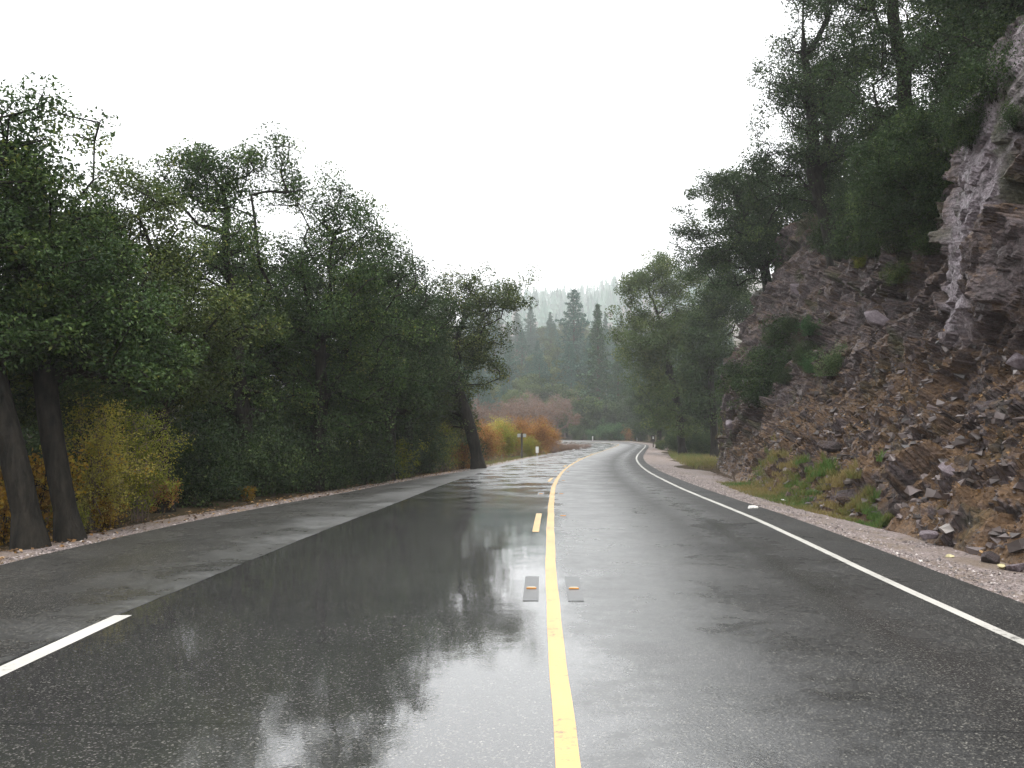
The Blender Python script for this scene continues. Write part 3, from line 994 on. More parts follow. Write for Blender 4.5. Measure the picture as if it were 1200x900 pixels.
o = obj('rock_rubble', scatter_stones('rock_rubble', j, 0.016 + 0.10 * rgc.random(len(j)) ** 4, M['cliff_stone'], rgc, True), M['rubble'])
tag(o, 'broken rock rubble scattered over the scree below the cliff', 'rubble', kind='stuff')
# leaves on the left shoulder
dd = 6 + 40 * rgc.random(1900) ** 1.3
s_ = S0 + dd
o_ = rgc.beta(2.2, 1.4, len(dd)) * 2.0 - 0.1
Pl = road_pt(s_, LEFT_EDGE(s_) - o_, -0.015 - np.maximum(o_, 0) * 0.055)
o = obj('fallen_leaves', leaf_mesh('fallen_leaves', Pl, 0.05 + 0.04 * rgc.random(len(Pl)), rgc, up=1.5, aspect=0.65), M['litter_leaf'])
tag(o, 'brown fallen leaves along the gravel under the left trees', 'leaf litter', kind='stuff')


# ------------------------------------------------------------------ plants
def tubes(segs, sides_fn):
    """segs: list of (p0, p1, r0, r1); joined tapered tubes"""
    Vs, Fs, n0 = [], [], 0
    for p0, p1, r0, r1 in segs:
        k = sides_fn(r0)
        d = p1 - p0
        L = np.linalg.norm(d)
        if L < 1e-5: continue
        d = d / L
        u_ = np.cross(d, [0.3, 0.9, 0.1] if abs(d[2]) > 0.8 else [0, 0, 1])
        u_ /= np.linalg.norm(u_)
        w_ = np.cross(d, u_)
        an = np.arange(k) * 2 * math.pi / k
        ring = np.cos(an)[:, None] * u_ + np.sin(an)[:, None] * w_
        Vs.append(p0 - d * r0 * 0.3 + ring * r0)
        Vs.append(p1 + d * r1 * 0.3 + ring * r1)
        i = np.arange(k)
        Fs.append(np.stack([n0 + i, n0 + (i + 1) % k, n0 + k + (i + 1) % k, n0 + k + i], 1))
        n0 += 2 * k
    return np.vstack(Vs), np.vstack(Fs)


def grow(trunk, clumps, rg, wander=0.10, pathw=0.2, bias_z=0.3):
    """connect foliage clumps to a trunk by nearest-node branching; returns segments with pipe-model counts"""
    pos = [np.array(t, float) for t in trunk]
    par = [-1] + list(range(len(trunk) - 1))
    plen = [0.0]
    for i in range(1, len(pos)): plen.append(plen[-1] + np.linalg.norm(pos[i] - pos[i - 1]))
    start = max(1, int(len(trunk) * 0.35))
    tip = []
    order = np.argsort(np.linalg.norm(clumps - pos[min(start + 1, len(pos) - 1)], axis=1))
    PA = np.array(pos); PL = np.array(plen)
    for ci in order:
        c = clumps[ci]
        d = np.linalg.norm(PA - c, axis=1)
        cost = d + pathw * PL + np.where(PA[:, 2] > c[2] + bias_z, 3.0, 0)
        cost[:start] += 2.5
        b = int(np.argmin(cost))
        L = d[b]
        m = max(1, int(L / 0.45))
        new = []
        prev = b
        perp = rg.normal(0, wander * L, (m, 3)); perp[-1] = 0
        for q_ in range(1, m + 1):
            f = q_ / m
            pt = PA[b] * (1 - f) + c * f + perp[q_ - 1] * math.sin(math.pi * f) + np.array([0, 0, 0.10 * L * math.sin(math.pi * f)])
            new.append(pt); par.append(prev); prev = len(PL) + len(new) - 1
        ds = np.linalg.norm(np.diff(np.vstack([PA[b][None], np.array(new)]), axis=0), axis=1)
        PL = np.r_[PL, PL[b] + np.cumsum(ds)]
        PA = np.vstack([PA, np.array(new)])
        tip.append(len(PA) - 1)
    cnt = np.zeros(len(PA))
    for t_ in tip: cnt[t_] += 1
    for i in range(len(PA) - 1, 0, -1): cnt[par[i]] += max(cnt[i], 0.6)
    return PA, par, cnt


LEAF_N, LEAF_S, MASS_K, CLUMP_K = 1.42, 0.94, 1.55, 1.4


def tree_meshes(seed, trunk, lobes, base_r, n_clump, n_leaf, leaf_size, clump_r, tip_r=0.010, twigs=3, sag=0.0, name='tree', flatten=0.75, droop=0.4, up=0.45):
    rg = np.random.default_rng(seed)
    lob = np.array(lobes, float)                 # cx cy cz rx ry rz weight
    w = lob[:, 3] * lob[:, 4] * lob[:, 5] * (lob[:, 6] if lob.shape[1] > 6 else 1)
    # foliage masses first, each a flattened dome of clumps, so that the crown gets lit tops and dark gaps
    mass_r = clump_r * MASS_K
    n_mass = max(10, int(n_clump / 4.2))
    mc, tries = [], 0
    while len(mc) < n_mass and tries < n_mass * 40:
        tries += 1
        l = lob[rg.choice(len(lob), p=w / w.sum())]
        v = rg.normal(0, 1, 3); v /= np.linalg.norm(v)
        c = l[:3] + v * rg.random() ** 0.38 * np.maximum(l[3:6] - mass_r * 0.3, l[3:6] * 0.5)
        if c[2] < 0.5: continue
        if mc and np.min(np.sum((np.array(mc) - c) ** 2, axis=1)) < (mass_r * 0.55) ** 2: continue
        mc.append(c)
    mcv = np.array(mc)
    dm = np.sort(np.linalg.norm(mcv[:, None] - mcv[None], axis=2), axis=1)
    mc = [c for c, d_ in zip(mc, dm) if d_[min(3, len(mc) - 1)] < mass_r * 1.75]
    cl = []
    for c in mc:
        mr_ = mass_r * rg.uniform(0.7, 1.25)
        for _ in range(max(3, int(n_clump / len(mc) * (mr_ / mass_r) ** 2))):
            v = rg.normal(0, 1, 3); v[2] = abs(v[2]) - 0.6
            v /= np.linalg.norm(v)
            p_ = c + v * np.array([mr_, mr_, mr_ * 0.85]) * rg.uniform(0.55, 1.0)
            if p_[2] > 0.35: cl.append(p_)
    cl = np.array(cl)
    PA, par, cnt = grow(trunk, cl, rg)
    ex = 0.47
    rr = tip_r * np.maximum(cnt, 0.6) ** ex
    k = base_r / rr[0]
    rr = np.where(cnt > 3, rr * (1 + (k - 1) * np.clip((cnt - 3) / (cnt[0] * 0.5), 0, 1)), rr)
    rr[0] = base_r * 1.6
    segs = [(PA[par[i]], PA[i], rr[par[i]] if par[i] < len(trunk) or rr[par[i]] < rr[i] * 1.8 else rr[i] * 1.4, rr[i]) for i in range(1, len(PA))]
    for c in cl:
        for _ in range(twigs):
            e = c + rg.normal(0, 1, 3) * clump_r * np.array([0.75, 0.75, 0.5])
            segs.append((c, e, tip_r * 0.8, tip_r * 0.35))
    V, Fq = tubes(segs, lambda r: 9 if r > 0.09 else 6 if r > 0.03 else 4 if r > 0.012 else 3)
    tm = mesh(name + '_trunk', V, Fq, smooth=True)
    # leaves
    size_k = rg.uniform(0.65, 1.3, len(cl))
    num = np.maximum((n_leaf * LEAF_N / len(cl) * size_k ** 1.5 * rg.uniform(0.6, 1.3, len(cl))).astype(int), 4)
    ci = np.repeat(np.arange(len(cl)), num)
    g = rg.normal(0, 1, (len(ci), 3))
    ln = np.linalg.norm(g, axis=1)[:, None]
    g = g / ln * np.minimum(ln, 1.5) * 0.66
    P = cl[ci] + g * (0.82 * clump_r * size_k[ci])[:, None] * np.array([1, 1, flatten])
    P[:, 2] -= sag * (g[:, 0] ** 2 + g[:, 1] ** 2) * clump_r
    P[:, 2] = np.maximum(P[:, 2], 0.06)
    tone = rg.normal(0.42, 0.16, len(cl))[ci] + rg.normal(0, 0.17, len(ci))
    lm = leaf_mesh(name + '_crown', P, leaf_size * LEAF_S * rg.uniform(0.7, 1.3, len(P)), rg, rnd=np.clip(tone, 0, 1), up=up, droop=droop)
    return tm, lm


def plant(name, loc, tm, lm, bark, leaf, label, cat, group=None, rz=0, sc=1.0, parts=('trunk', 'crown')):
    e = obj(name, None, None, None, loc, (0, 0, rz), sc)
    if tm is not None: obj(parts[0], tm, M[bark], e)
    if lm is not None: obj(parts[1], lm, M[leaf], e)
    tag(e, label, cat, group)
    return e

# ---- left row of live oaks: each from its own outline in the photograph
def px_tree(seed, base_px, Y, lobes_px, base_r, n_clump_, n_leaf, leaf_size, clump_r, label, lean=(0, 0), group='oaks along the left road edge',
            leaf='oak_leaf', depth_k=0.9, fork=0.45, X=None, zroot=None, **kw):
    """lobes_px: (px, py, rx_px, ry_px, dY[, weight]) seen at depth Y+dY"""
    bx = at(base_px, HORIZON, Y)[0] if X is None else X
    bz = gz(bx, Y) - 0.05 if zroot is None else zroot
    lobes = []
    for l in lobes_px:
        c = at(l[0], l[1], Y + l[4])
        k = (Y + l[4]) / F_PX
        lobes.append([c[0] - bx, l[4], c[2] - bz, l[2] * k, l[2] * k * depth_k, l[3] * k, l[5] if len(l) > 5 else 1.0])
    lo = np.array(lobes)
    top = lo[:, 2].max()
    cen = lo[:, :2].mean(0)
    tr = []
    hh = top * fork + 0.8
    for f in np.linspace(0, 1, 8):
        tr.append([lean[0] * f * hh * (0.6 + 0.4 * f) + 0.05 * math.sin(f * 5 + seed), lean[1] * f * hh + 0.05 * math.cos(f * 4 + seed), f * hh])
    # second half drifts to the crown centre
    for f in np.linspace(0.2, 1, 6):
        b0 = np.array(tr[7])
        tr.append(list(b0 * (1 - f) + np.array([cen[0], cen[1], top * 0.9]) * f + np.array([0.1 * math.sin(f * 7 + seed), 0, 0])))
    n_clump = int(n_clump_ * CLUMP_K)
    tm, lm = tree_meshes(seed, tr, lobes, base_r, n_clump, n_leaf, leaf_size, clump_r, name='oak%d' % seed, **kw)
    e = plant('oak_tree', (bx, Y, bz), tm, lm, 'bark', leaf, label, 'tree', group)
    return e


left_trees = []
left_trees.append(px_tree(1, 36, 12.7, [(-60, 250, 110, 130, 0.2), (20, 170, 45, 80, 0.4, .8), (-40, 380, 120, 90, 0.5), (60, 330, 60, 110, 0.5), (5, 120, 28, 42, 0.2, 2.5)],
    0.19, 190, 36000, 0.075, 0.42, 'leaning oak at the left frame edge, trunk left of its twin', lean=(-0.26, 0.05)))
left_trees.append(px_tree(2, 84, 13.5, [(70, 260, 55, 70, 0.3), (90, 370, 90, 80, 0.6), (30, 240, 60, 70, 0.2), (150, 420, 80, 60, 0.6), (75, 190, 26, 40, 0.2, .5)],
    0.17, 190, 34000, 0.075, 0.42, 'oak with straight dark trunk right of its twin, before the yellow bush', lean=(-0.2, 0.04)))
left_trees.append(px_tree(3, 195, 18.5, [(150, 260, 60, 60, 0), (140, 340, 90, 80, 0.5), (215, 380, 80, 75, 0), (160, 440, 100, 55, 0.5), (150, 215, 38, 34, 0.3, 1.6)],
    0.17, 210, 36000, 0.08, 0.46, 'oak with lower rounded crown above the yellow bush', lean=(-0.05, 0.0), leaf='oak_leaf_warm'))
left_trees.append(px_tree(44, 290, 23.5, [(235, 215, 62, 55, 0, 2.2), (300, 205, 50, 48, 0, 2.5), (190, 230, 40, 40, 0, 2), (250, 300, 85, 55, 0, 1.5), (225, 380, 70, 60, 0.5), (330, 300, 45, 60, 0.5, .7), (270, 450, 100, 60, 1), (300, 400, 70, 60, 1)],
    0.21, 230, 36000, 0.085, 0.5, 'tallest open-crowned oak with branching limbs against the sky', lean=(-0.06, 0.0), fork=0.35))
left_trees.append(px_tree(5, 372, 25.5, [(395, 240, 62, 42, 0, 1.8), (430, 265, 45, 40, 0, 1.5), (360, 290, 50, 60, 0), (430, 310, 60, 60, 0), (390, 370, 85, 80, 0), (370, 460, 90, 60, 0.5), (340, 400, 60, 60, 0.6), (430, 430, 70, 70, 0.6)],
    0.20, 240, 38000, 0.085, 0.5, 'broad dark dense oak right of the tallest oak', lean=(0.02, 0.0)))
left_trees.append(px_tree(6, 455, 31.0, [(478, 320, 38, 36, 0), (450, 360, 50, 60, 0), (500, 370, 45, 50, 0), (470, 440, 70, 70, 0.5), (440, 300, 40, 30, 0)],
    0.20, 220, 32000, 0.09, 0.52, 'dark oak between the broad dense oak and the roadside leaning oak', lean=(0.02, 0.0), leaf='oak_leaf_dark'))
left_trees.append(px_tree(7, 560, 41.0, [(530, 348, 32, 32, 0, 2.2), (563, 338, 30, 30, 0, 2.4), (595, 352, 28, 30, 0, 2.4), (550, 385, 55, 40, 0), (520, 430, 50, 60, 0), (570, 430, 30, 40, 0, .7), (500, 480, 50, 50, 1), (535, 490, 40, 40, 1.5), (545, 400, 50, 40, 1)],
    0.28, 240, 34000, 0.11, 0.58, 'oak with thick leaning trunk at the road edge, last of the left row', lean=(-0.24, 0.0), leaf='oak_leaf_warm'))
# more of the same wood behind the row; out-of-frame oaks added to block light
for i, (x_, y_, src, rz, sc, lab) in enumerate([
        (-13.5, 17, 3, 1.2, 0.95, 'shaded oak deep behind the twin trunks at left'), (-12.5, 25, 4, 2.4, 0.85, 'shaded oak behind the tallest oak'),
        (-9.2, 30, 5, 0.8, 0.9, 'shaded oak behind the broad dense oak'), (-7.0, 36, 4, 4.0, 0.8, 'shaded oak behind the gap right of the broad oak'),
        (-5.6, 43, 3, 5.2, 1.0, 'shaded oak behind the roadside leaning oak'), (-14, 36, 5, 3.3, 0.95, 'oak far back in the left wood'),
        (-19, 27, 2, 0.4, 1.0, 'oak at the back of the left wood near the frame edge'), (-10.5, 46, 4, 5.6, 0.85, 'oak at the back of the left wood near its far end'),
        (-10.5, 8.5, 4, 1.0, 0.8, 'added unseen oak beside the camera just outside the left frame edge'), (-17, 10, 5, 2.2, 1.0, 'added unseen oak outside the frame beside the camera, further from the road'),
        (-22, 18, 4, 0.2, 1.1, 'added unseen oak outside the frame in the second row at left'), (-20, 36, 3, 2.9, 1.1, 'oak outside the back edge of the left wood'), (-15.5, 22.5, 1, 4.4, 1.0, 'oak in the middle of the left wood'), (-9.6, 15.6, 3, 3.5, 0.9, 'oak half hidden behind the twin trunks'), (-9.9, 20.5, 5, 5.0, 0.75, 'oak filling the dark behind the yellow bushes'),
        (-8.6, 27.5, 5, 2.1, 0.85, 'oak close behind the tallest oak'), (-6.9, 30.2, 6, 4.2, 1.0, 'oak close behind the broad dense oak'), (-6.2, 34.5, 5, 5.9, 0.95, 'oak close behind the dark oak'),
        (-4.4, 37.5, 6, 1.1, 1.0, 'oak between the dark oak and the leaning roadside oak'), (-4.2, 44.5, 5, 3.0, 0.9, 'oak close behind the leaning roadside oak'),
        (-4.6, 50, 5, 0.5, 0.95, 'shaded oak behind the trunk of the roadside leaning oak'), (-7.5, 55, 6, 2.5, 1.0, 'oak at the far end of the left wood'), (-11, 38.5, 2, 1.6, 1.1, 'oak behind the gap before the roadside leaning oak')]):
    o = copy_tree(left_trees[src - 1])
    o.location = (x_, y_, gz(x_, y_) - 0.05)
    o.rotation_euler = (0, 0, rz)
    o.scale = (sc,) * 3
    tag(o, lab, 'tree', 'oaks along the left road edge')


# ---- shrubs
def shrub_meshes(seed, h, w, stems, n_clump, n_leaf, leaf_size, clump_r, stem_r=0.012, upright=0.6, twigs=3, name='shrub'):
    rg = np.random.default_rng(seed)
    segs, cl = [], []
    for i in range(stems):
        a_ = rg.uniform(0, 6.283)
        e = np.array([math.cos(a_), math.sin(a_), 0]) * w * 0.5 * rg.uniform(0.2, 1.0)
        hh = h * rg.uniform(0.65, 1.0) * (1 - 0.35 * (np.linalg.norm(e) / (w * 0.5)) ** 2)
        prev = np.array([e[0] * 0.25, e[1] * 0.25, -0.05])
        m = 6
        for q_ in range(1, m + 1):
            f = q_ / m
            pt = np.array([e[0] * (0.25 + 0.75 * f ** (1 / upright)), e[1] * (0.25 + 0.75 * f ** (1 / upright)), hh * f]) + rg.normal(0, 0.02 * h, 3)
            segs.append((prev, pt, stem_r * (1.15 - f * 0.8), stem_r * (1.0 - f * 0.8)))
            if q_ >= 2:
                for _ in range(max(1, n_clump // (stems * (m - 1)))):
                    t_ = pt + rg.normal(0, 1, 3) * clump_r * np.array([1.1, 1.1, 0.8])
                    segs.append((pt, t_, stem_r * 0.4, stem_r * 0.2))
                    cl.append(t_)
            prev = pt
    cl = np.array(cl)
    cl[:, 2] = np.maximum(cl[:, 2], 0.05)
    for c in cl:
        for _ in range(twigs):
            segs.append((c, c + rg.normal(0, 1, 3) * clump_r * 0.7 + np.array([0, 0, clump_r * 0.4]), stem_r * 0.28, stem_r * 0.15))
    V, Fq = tubes(segs, lambda r: 5 if r > 0.02 else 3)
    tm = mesh(name + '_stems', V, Fq)
    lm = None
    if n_leaf:
        num = max(1, n_leaf // len(cl))
        ci = np.repeat(np.arange(len(cl)), num)
        P = cl[ci] + rg.normal(0, 0.55, (len(ci), 3)) * clump_r
        P[:, 2] = np.maximum(P[:, 2], 0.03)
        tone = np.clip(rg.normal(0.45, 0.2, len(cl))[ci] + rg.normal(0, 0.18, len(ci)), 0, 1)
        lm = leaf_mesh(name + '_leaves', P, leaf_size * rg.uniform(0.6, 1.35, len(P)), rg, rnd=tone, up=0.35)
    return tm, lm


SP = ('stems', 'foliage')
shr = {}
shr['yellow'] = shrub_meshes(21, 2.3, 1.7, 14, 170, 8500, 0.05, 0.20, name='yellow_bush')
shr['gold'] = shrub_meshes(22, 1.3, 1.0, 12, 80, 2600, 0.075, 0.17, name='gold_bush')
shr['dark'] = shrub_meshes(23, 1.9, 2.2, 16, 170, 9000, 0.07, 0.27, name='dark_bush')
shr['rust'] = shrub_meshes(24, 3.0, 2.8, 34, 340, 13000, 0.085, 0.26, upright=0.9, name='rust_bush')
shr['stalk'] = shrub_meshes(25, 1.1, 1.6, 60, 240, 900, 0.05, 0.10, stem_r=0.012, upright=1.0, twigs=1, name='dock')
shr['green'] = shrub_meshes(26, 2.2, 2.6, 18, 170, 7000, 0.10, 0.30, name='green_bush')
shr['sage'] = shrub_meshes(27, 0.9, 1.0, 14, 110, 5000, 0.04, 0.14, name='sage_bush')


def shrub(kind, leaf, px_, Y, label, name='shrub', cat='shrub', group=None, rz=0, sc=1.0, bark='bark', X=None, z=None):
    X = at(px_, HORIZON, Y)[0] if X is None else X
    z = gz(X, Y) - 0.03 if z is None else z
    tm, lm = shr[kind]
    lk = lm
    e = obj(name, None, None, None, (X, Y, z), (0, 0, rz), sc)
    st = obj('stems', tm, M[bark], e)
    fo = obj('foliage', lm, None, e)
    if not lm.materials: lm.materials.append(M[leaf])
    elif lm.materials[0] != M[leaf]:
        fo.material_slots[0].link = 'OBJECT'
        fo.material_slots[0].material = M[leaf]
    tag(e, label, cat, group)
    return e


gU = 'autumn bushes under the left trees'
shrub('yellow', 'yellow_leaf', 116, 15.6, 'tall yellow-green bush in the gap right of the twin trunks', 'yellow_bush', 'bush', gU, 0.3, 1.0, 'bare_twig')
shrub('yellow', 'lime_leaf', 166, 16.8, 'olive-yellow bush just right of the tall yellow bush', 'yellow_bush', 'bush', gU, 2.0, 0.92, 'bare_twig')
shrub('gold', 'gold_leaf', 44, 14.6, 'golden orange bush showing between the twin oak trunks', 'golden_bush', 'bush', gU, 0.5, 1.15)
shrub('gold', 'gold_leaf', 0, 14.2, 'golden bush at the left frame edge beside the leaning trunk', 'golden_bush', 'bush', gU, 1.7, 1.1)
shrub('gold', 'gold_leaf', 128, 15.6, 'small orange bush at the foot of the tall yellow bush', 'golden_bush', 'bush', gU, 3.1, 0.5)
shrub('gold', 'lime_leaf', 88, 14.6, 'low yellow sprig at the foot of the right twin trunk', 'golden_bush', 'bush', gU, 3.9, 0.5)
shrub('gold', 'rust_leaf', 193, 18.4, 'rust coloured bush in the shade right of the yellow bushes', 'golden_bush', 'bush', gU, 4.4, 0.6)
shrub('gold', 'lime_leaf', 468, 33.0, 'yellow-green sprigs in the dark near the end of the left row', 'golden_bush', 'bush', gU, 2.2, 1.2)
shrub('gold', 'gold_leaf', 292, 21.5, 'tiny golden bush in the dark below the tallest oak', 'golden_bush', 'bush', gU, 5.2, 0.3)
shrub('gold', 'rust_leaf', 541, 42.5, 'rust brown bush left of the leaning roadside trunk', 'golden_bush', 'bush', gU, 0.9, 1.1)
shrub('yellow', 'lime_leaf', 518, 40.5, 'pale olive bush under the last oak of the left row', 'yellow_bush', 'bush', gU, 4.0, 0.95, 'bare_twig')
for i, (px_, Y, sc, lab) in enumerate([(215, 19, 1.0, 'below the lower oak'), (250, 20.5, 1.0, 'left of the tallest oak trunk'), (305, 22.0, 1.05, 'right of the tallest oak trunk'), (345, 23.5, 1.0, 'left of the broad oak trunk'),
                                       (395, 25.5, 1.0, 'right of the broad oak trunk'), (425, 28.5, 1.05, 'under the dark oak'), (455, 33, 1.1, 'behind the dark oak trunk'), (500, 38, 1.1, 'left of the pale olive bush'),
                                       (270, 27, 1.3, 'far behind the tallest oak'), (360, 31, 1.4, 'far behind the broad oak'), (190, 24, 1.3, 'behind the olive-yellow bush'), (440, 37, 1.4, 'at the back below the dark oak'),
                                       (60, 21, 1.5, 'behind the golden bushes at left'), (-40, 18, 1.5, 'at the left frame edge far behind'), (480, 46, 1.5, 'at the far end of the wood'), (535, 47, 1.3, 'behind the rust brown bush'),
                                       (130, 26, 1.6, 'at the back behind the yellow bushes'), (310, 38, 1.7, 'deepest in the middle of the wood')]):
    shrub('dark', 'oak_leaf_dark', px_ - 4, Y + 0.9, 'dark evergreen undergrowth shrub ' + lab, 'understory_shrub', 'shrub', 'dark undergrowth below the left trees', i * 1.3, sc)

gO = 'orange bushes on the inside of the bend'
for i, (px_, Y, lf, sc, lab) in enumerate([(572, 60, 'rust_leaf', 0.85, 'rusty orange bush right of the leaning roadside trunk'), (592, 66, 'lime_leaf', 0.9, 'yellow-orange bush left of the roadside sign'),
                                           (606, 72, 'rust_leaf', 1.05, 'tall orange bush behind the roadside sign'), (630, 75, 'rust_leaf', 1.08, 'brightest orange bush right of the roadside sign'),
                                           (621, 69.5, 'lime_leaf', 0.55, 'low lime-green bush behind the white marker post'), (560, 70, 'rust_leaf', 1.0, 'brown-orange bush half hidden by the leaning trunk'),
                                           (645, 82, 'rust_leaf', 0.85, 'orange bush at the right end of the orange clump'), (585, 78, 'yellow_leaf', 1.1, 'olive bush at the back of the orange clump')]):
    shrub('rust', lf, px_, Y, lab, 'orange_bush', 'bush', gO, i * 1.1, sc, 'rust_twig')
for i, (px_, Y, sc) in enumerate([(650, 80, 0.9), (658, 84, 0.85), (667, 88, 0.8), (676, 92, 0.75), (684, 97, 0.7), (661, 90, 0.9), (672, 97, 0.9), (648, 88, 1.0), (690, 103, 0.65)]):
    shrub('stalk', 'dry_stalk', px_, Y, 'reddish dry weed clump on the inside of the bend', 'dry_weed', 'weed', 'dry weeds on the inside of the bend', i * 0.9, sc, 'bare_twig')

# ---- trees on and beyond the cliff
gR = 'trees above the rock cliff'
def cliff_root(px_, Y):
    X = at(px_, HORIZON, Y)[0]
    k = np.where((np.abs(D[:, 0] - X) < 0.8) & (np.abs(D[:, 1] - Y) < 0.8))[0]
    z = float(np.median(D[k, 2])) - 0.25 if len(k) else gz(X, Y)
    return X, z
def cliff_tree(seed, px_, Y, *a_, **k_):
    X, z = cliff_root(px_, Y)
    return px_tree(seed, px_, Y, *a_, X=X, zroot=z, group=gR, **k_)
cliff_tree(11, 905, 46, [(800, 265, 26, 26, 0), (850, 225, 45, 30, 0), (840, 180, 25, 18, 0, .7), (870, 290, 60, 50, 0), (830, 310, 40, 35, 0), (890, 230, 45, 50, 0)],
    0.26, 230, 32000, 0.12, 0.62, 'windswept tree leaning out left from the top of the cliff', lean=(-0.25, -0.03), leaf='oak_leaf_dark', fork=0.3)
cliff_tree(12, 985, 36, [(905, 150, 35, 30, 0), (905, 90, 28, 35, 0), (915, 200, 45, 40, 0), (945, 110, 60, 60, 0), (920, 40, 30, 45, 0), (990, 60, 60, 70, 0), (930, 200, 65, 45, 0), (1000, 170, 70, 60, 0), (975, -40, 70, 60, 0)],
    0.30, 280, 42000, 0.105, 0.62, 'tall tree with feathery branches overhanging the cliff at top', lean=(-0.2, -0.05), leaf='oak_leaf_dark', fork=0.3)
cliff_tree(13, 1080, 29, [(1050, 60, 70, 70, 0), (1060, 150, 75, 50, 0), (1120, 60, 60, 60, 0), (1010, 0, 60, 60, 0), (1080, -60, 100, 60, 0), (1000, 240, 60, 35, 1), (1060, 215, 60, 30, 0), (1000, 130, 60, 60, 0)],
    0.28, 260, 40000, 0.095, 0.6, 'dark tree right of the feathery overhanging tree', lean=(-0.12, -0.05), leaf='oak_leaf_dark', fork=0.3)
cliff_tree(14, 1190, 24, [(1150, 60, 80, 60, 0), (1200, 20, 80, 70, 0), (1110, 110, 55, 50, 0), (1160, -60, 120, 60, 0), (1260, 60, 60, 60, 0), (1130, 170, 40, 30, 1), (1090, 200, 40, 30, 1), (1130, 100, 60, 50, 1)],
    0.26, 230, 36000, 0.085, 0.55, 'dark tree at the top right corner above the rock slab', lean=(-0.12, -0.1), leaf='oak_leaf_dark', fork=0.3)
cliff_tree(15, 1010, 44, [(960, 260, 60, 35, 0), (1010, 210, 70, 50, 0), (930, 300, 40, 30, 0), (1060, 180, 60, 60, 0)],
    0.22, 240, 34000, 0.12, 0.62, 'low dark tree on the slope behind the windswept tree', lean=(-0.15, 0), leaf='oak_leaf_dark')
gM = 'trees at the outside of the bend'
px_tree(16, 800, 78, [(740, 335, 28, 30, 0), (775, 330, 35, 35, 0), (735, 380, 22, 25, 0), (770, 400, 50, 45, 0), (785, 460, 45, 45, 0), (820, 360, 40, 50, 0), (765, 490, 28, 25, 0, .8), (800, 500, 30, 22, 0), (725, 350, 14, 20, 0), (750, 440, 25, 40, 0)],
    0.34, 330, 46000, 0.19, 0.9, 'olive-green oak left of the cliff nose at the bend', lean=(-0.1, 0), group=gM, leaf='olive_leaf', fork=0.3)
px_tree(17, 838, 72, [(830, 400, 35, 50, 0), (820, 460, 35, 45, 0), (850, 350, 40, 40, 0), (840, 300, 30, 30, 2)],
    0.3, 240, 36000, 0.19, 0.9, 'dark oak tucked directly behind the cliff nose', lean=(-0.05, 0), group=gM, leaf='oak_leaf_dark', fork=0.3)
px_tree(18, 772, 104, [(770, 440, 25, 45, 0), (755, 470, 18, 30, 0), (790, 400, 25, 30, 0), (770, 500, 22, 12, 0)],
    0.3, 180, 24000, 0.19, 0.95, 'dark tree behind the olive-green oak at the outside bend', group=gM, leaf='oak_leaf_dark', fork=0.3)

for i, (x_, y_, src, rz, sc, lab) in enumerate([(17.5, 33, 'dark tree right of the feathery overhanging tree', 2.0, 1.0, 'shaded tree behind the dark tree above the cliff'), (15.5, 25, 'low dark tree on the slope behind the windswept tree', 1.0, 1.0, 'shaded low tree high above the rock slab'),
        (20.5, 42, 'tall tree with feathery branches overhanging the cliff at top', 3.0, 0.9, 'tree far back on the slope above the cliff'), (13.0, 20, 'low dark tree on the slope behind the windswept tree', 4.0, 0.9, 'low tree on the slope near the frame edge above the slab'),
        (11.2, 38, 'low dark tree on the slope behind the windswept tree', 0.6, 0.8, 'low tree on the rib between the windswept and feathery trees'), (12.4, 29, 'low dark tree on the slope behind the windswept tree', 5.1, 0.75, 'low tree below the dark tree at the rock edge'),
        (11.0, 22, 'low dark tree on the slope behind the windswept tree', 3.6, 0.6, 'low tree at the head of the rock slab'), (14.5, 40, 'dark tree right of the feathery overhanging tree', 4.4, 0.9, 'tree behind the feathery overhanging tree'),
        (17.0, 50, 'low dark tree on the slope behind the windswept tree', 2.5, 1.2, 'tree behind the cliff nose top')]):
    src_o = [q_ for q_ in COL.objects if q_.get('label') == src][0]
    o = copy_tree(src_o)
    kk = np.where((np.abs(D[:, 0] - x_) < 0.8) & (np.abs(D[:, 1] - y_) < 0.8))[0]
    o.location = (x_, y_, float(np.median(D[kk, 2])) - 0.3)
    o.rotation_euler = (0, 0, rz); o.scale = (sc,) * 3
    tag(o, lab, 'tree', gR)

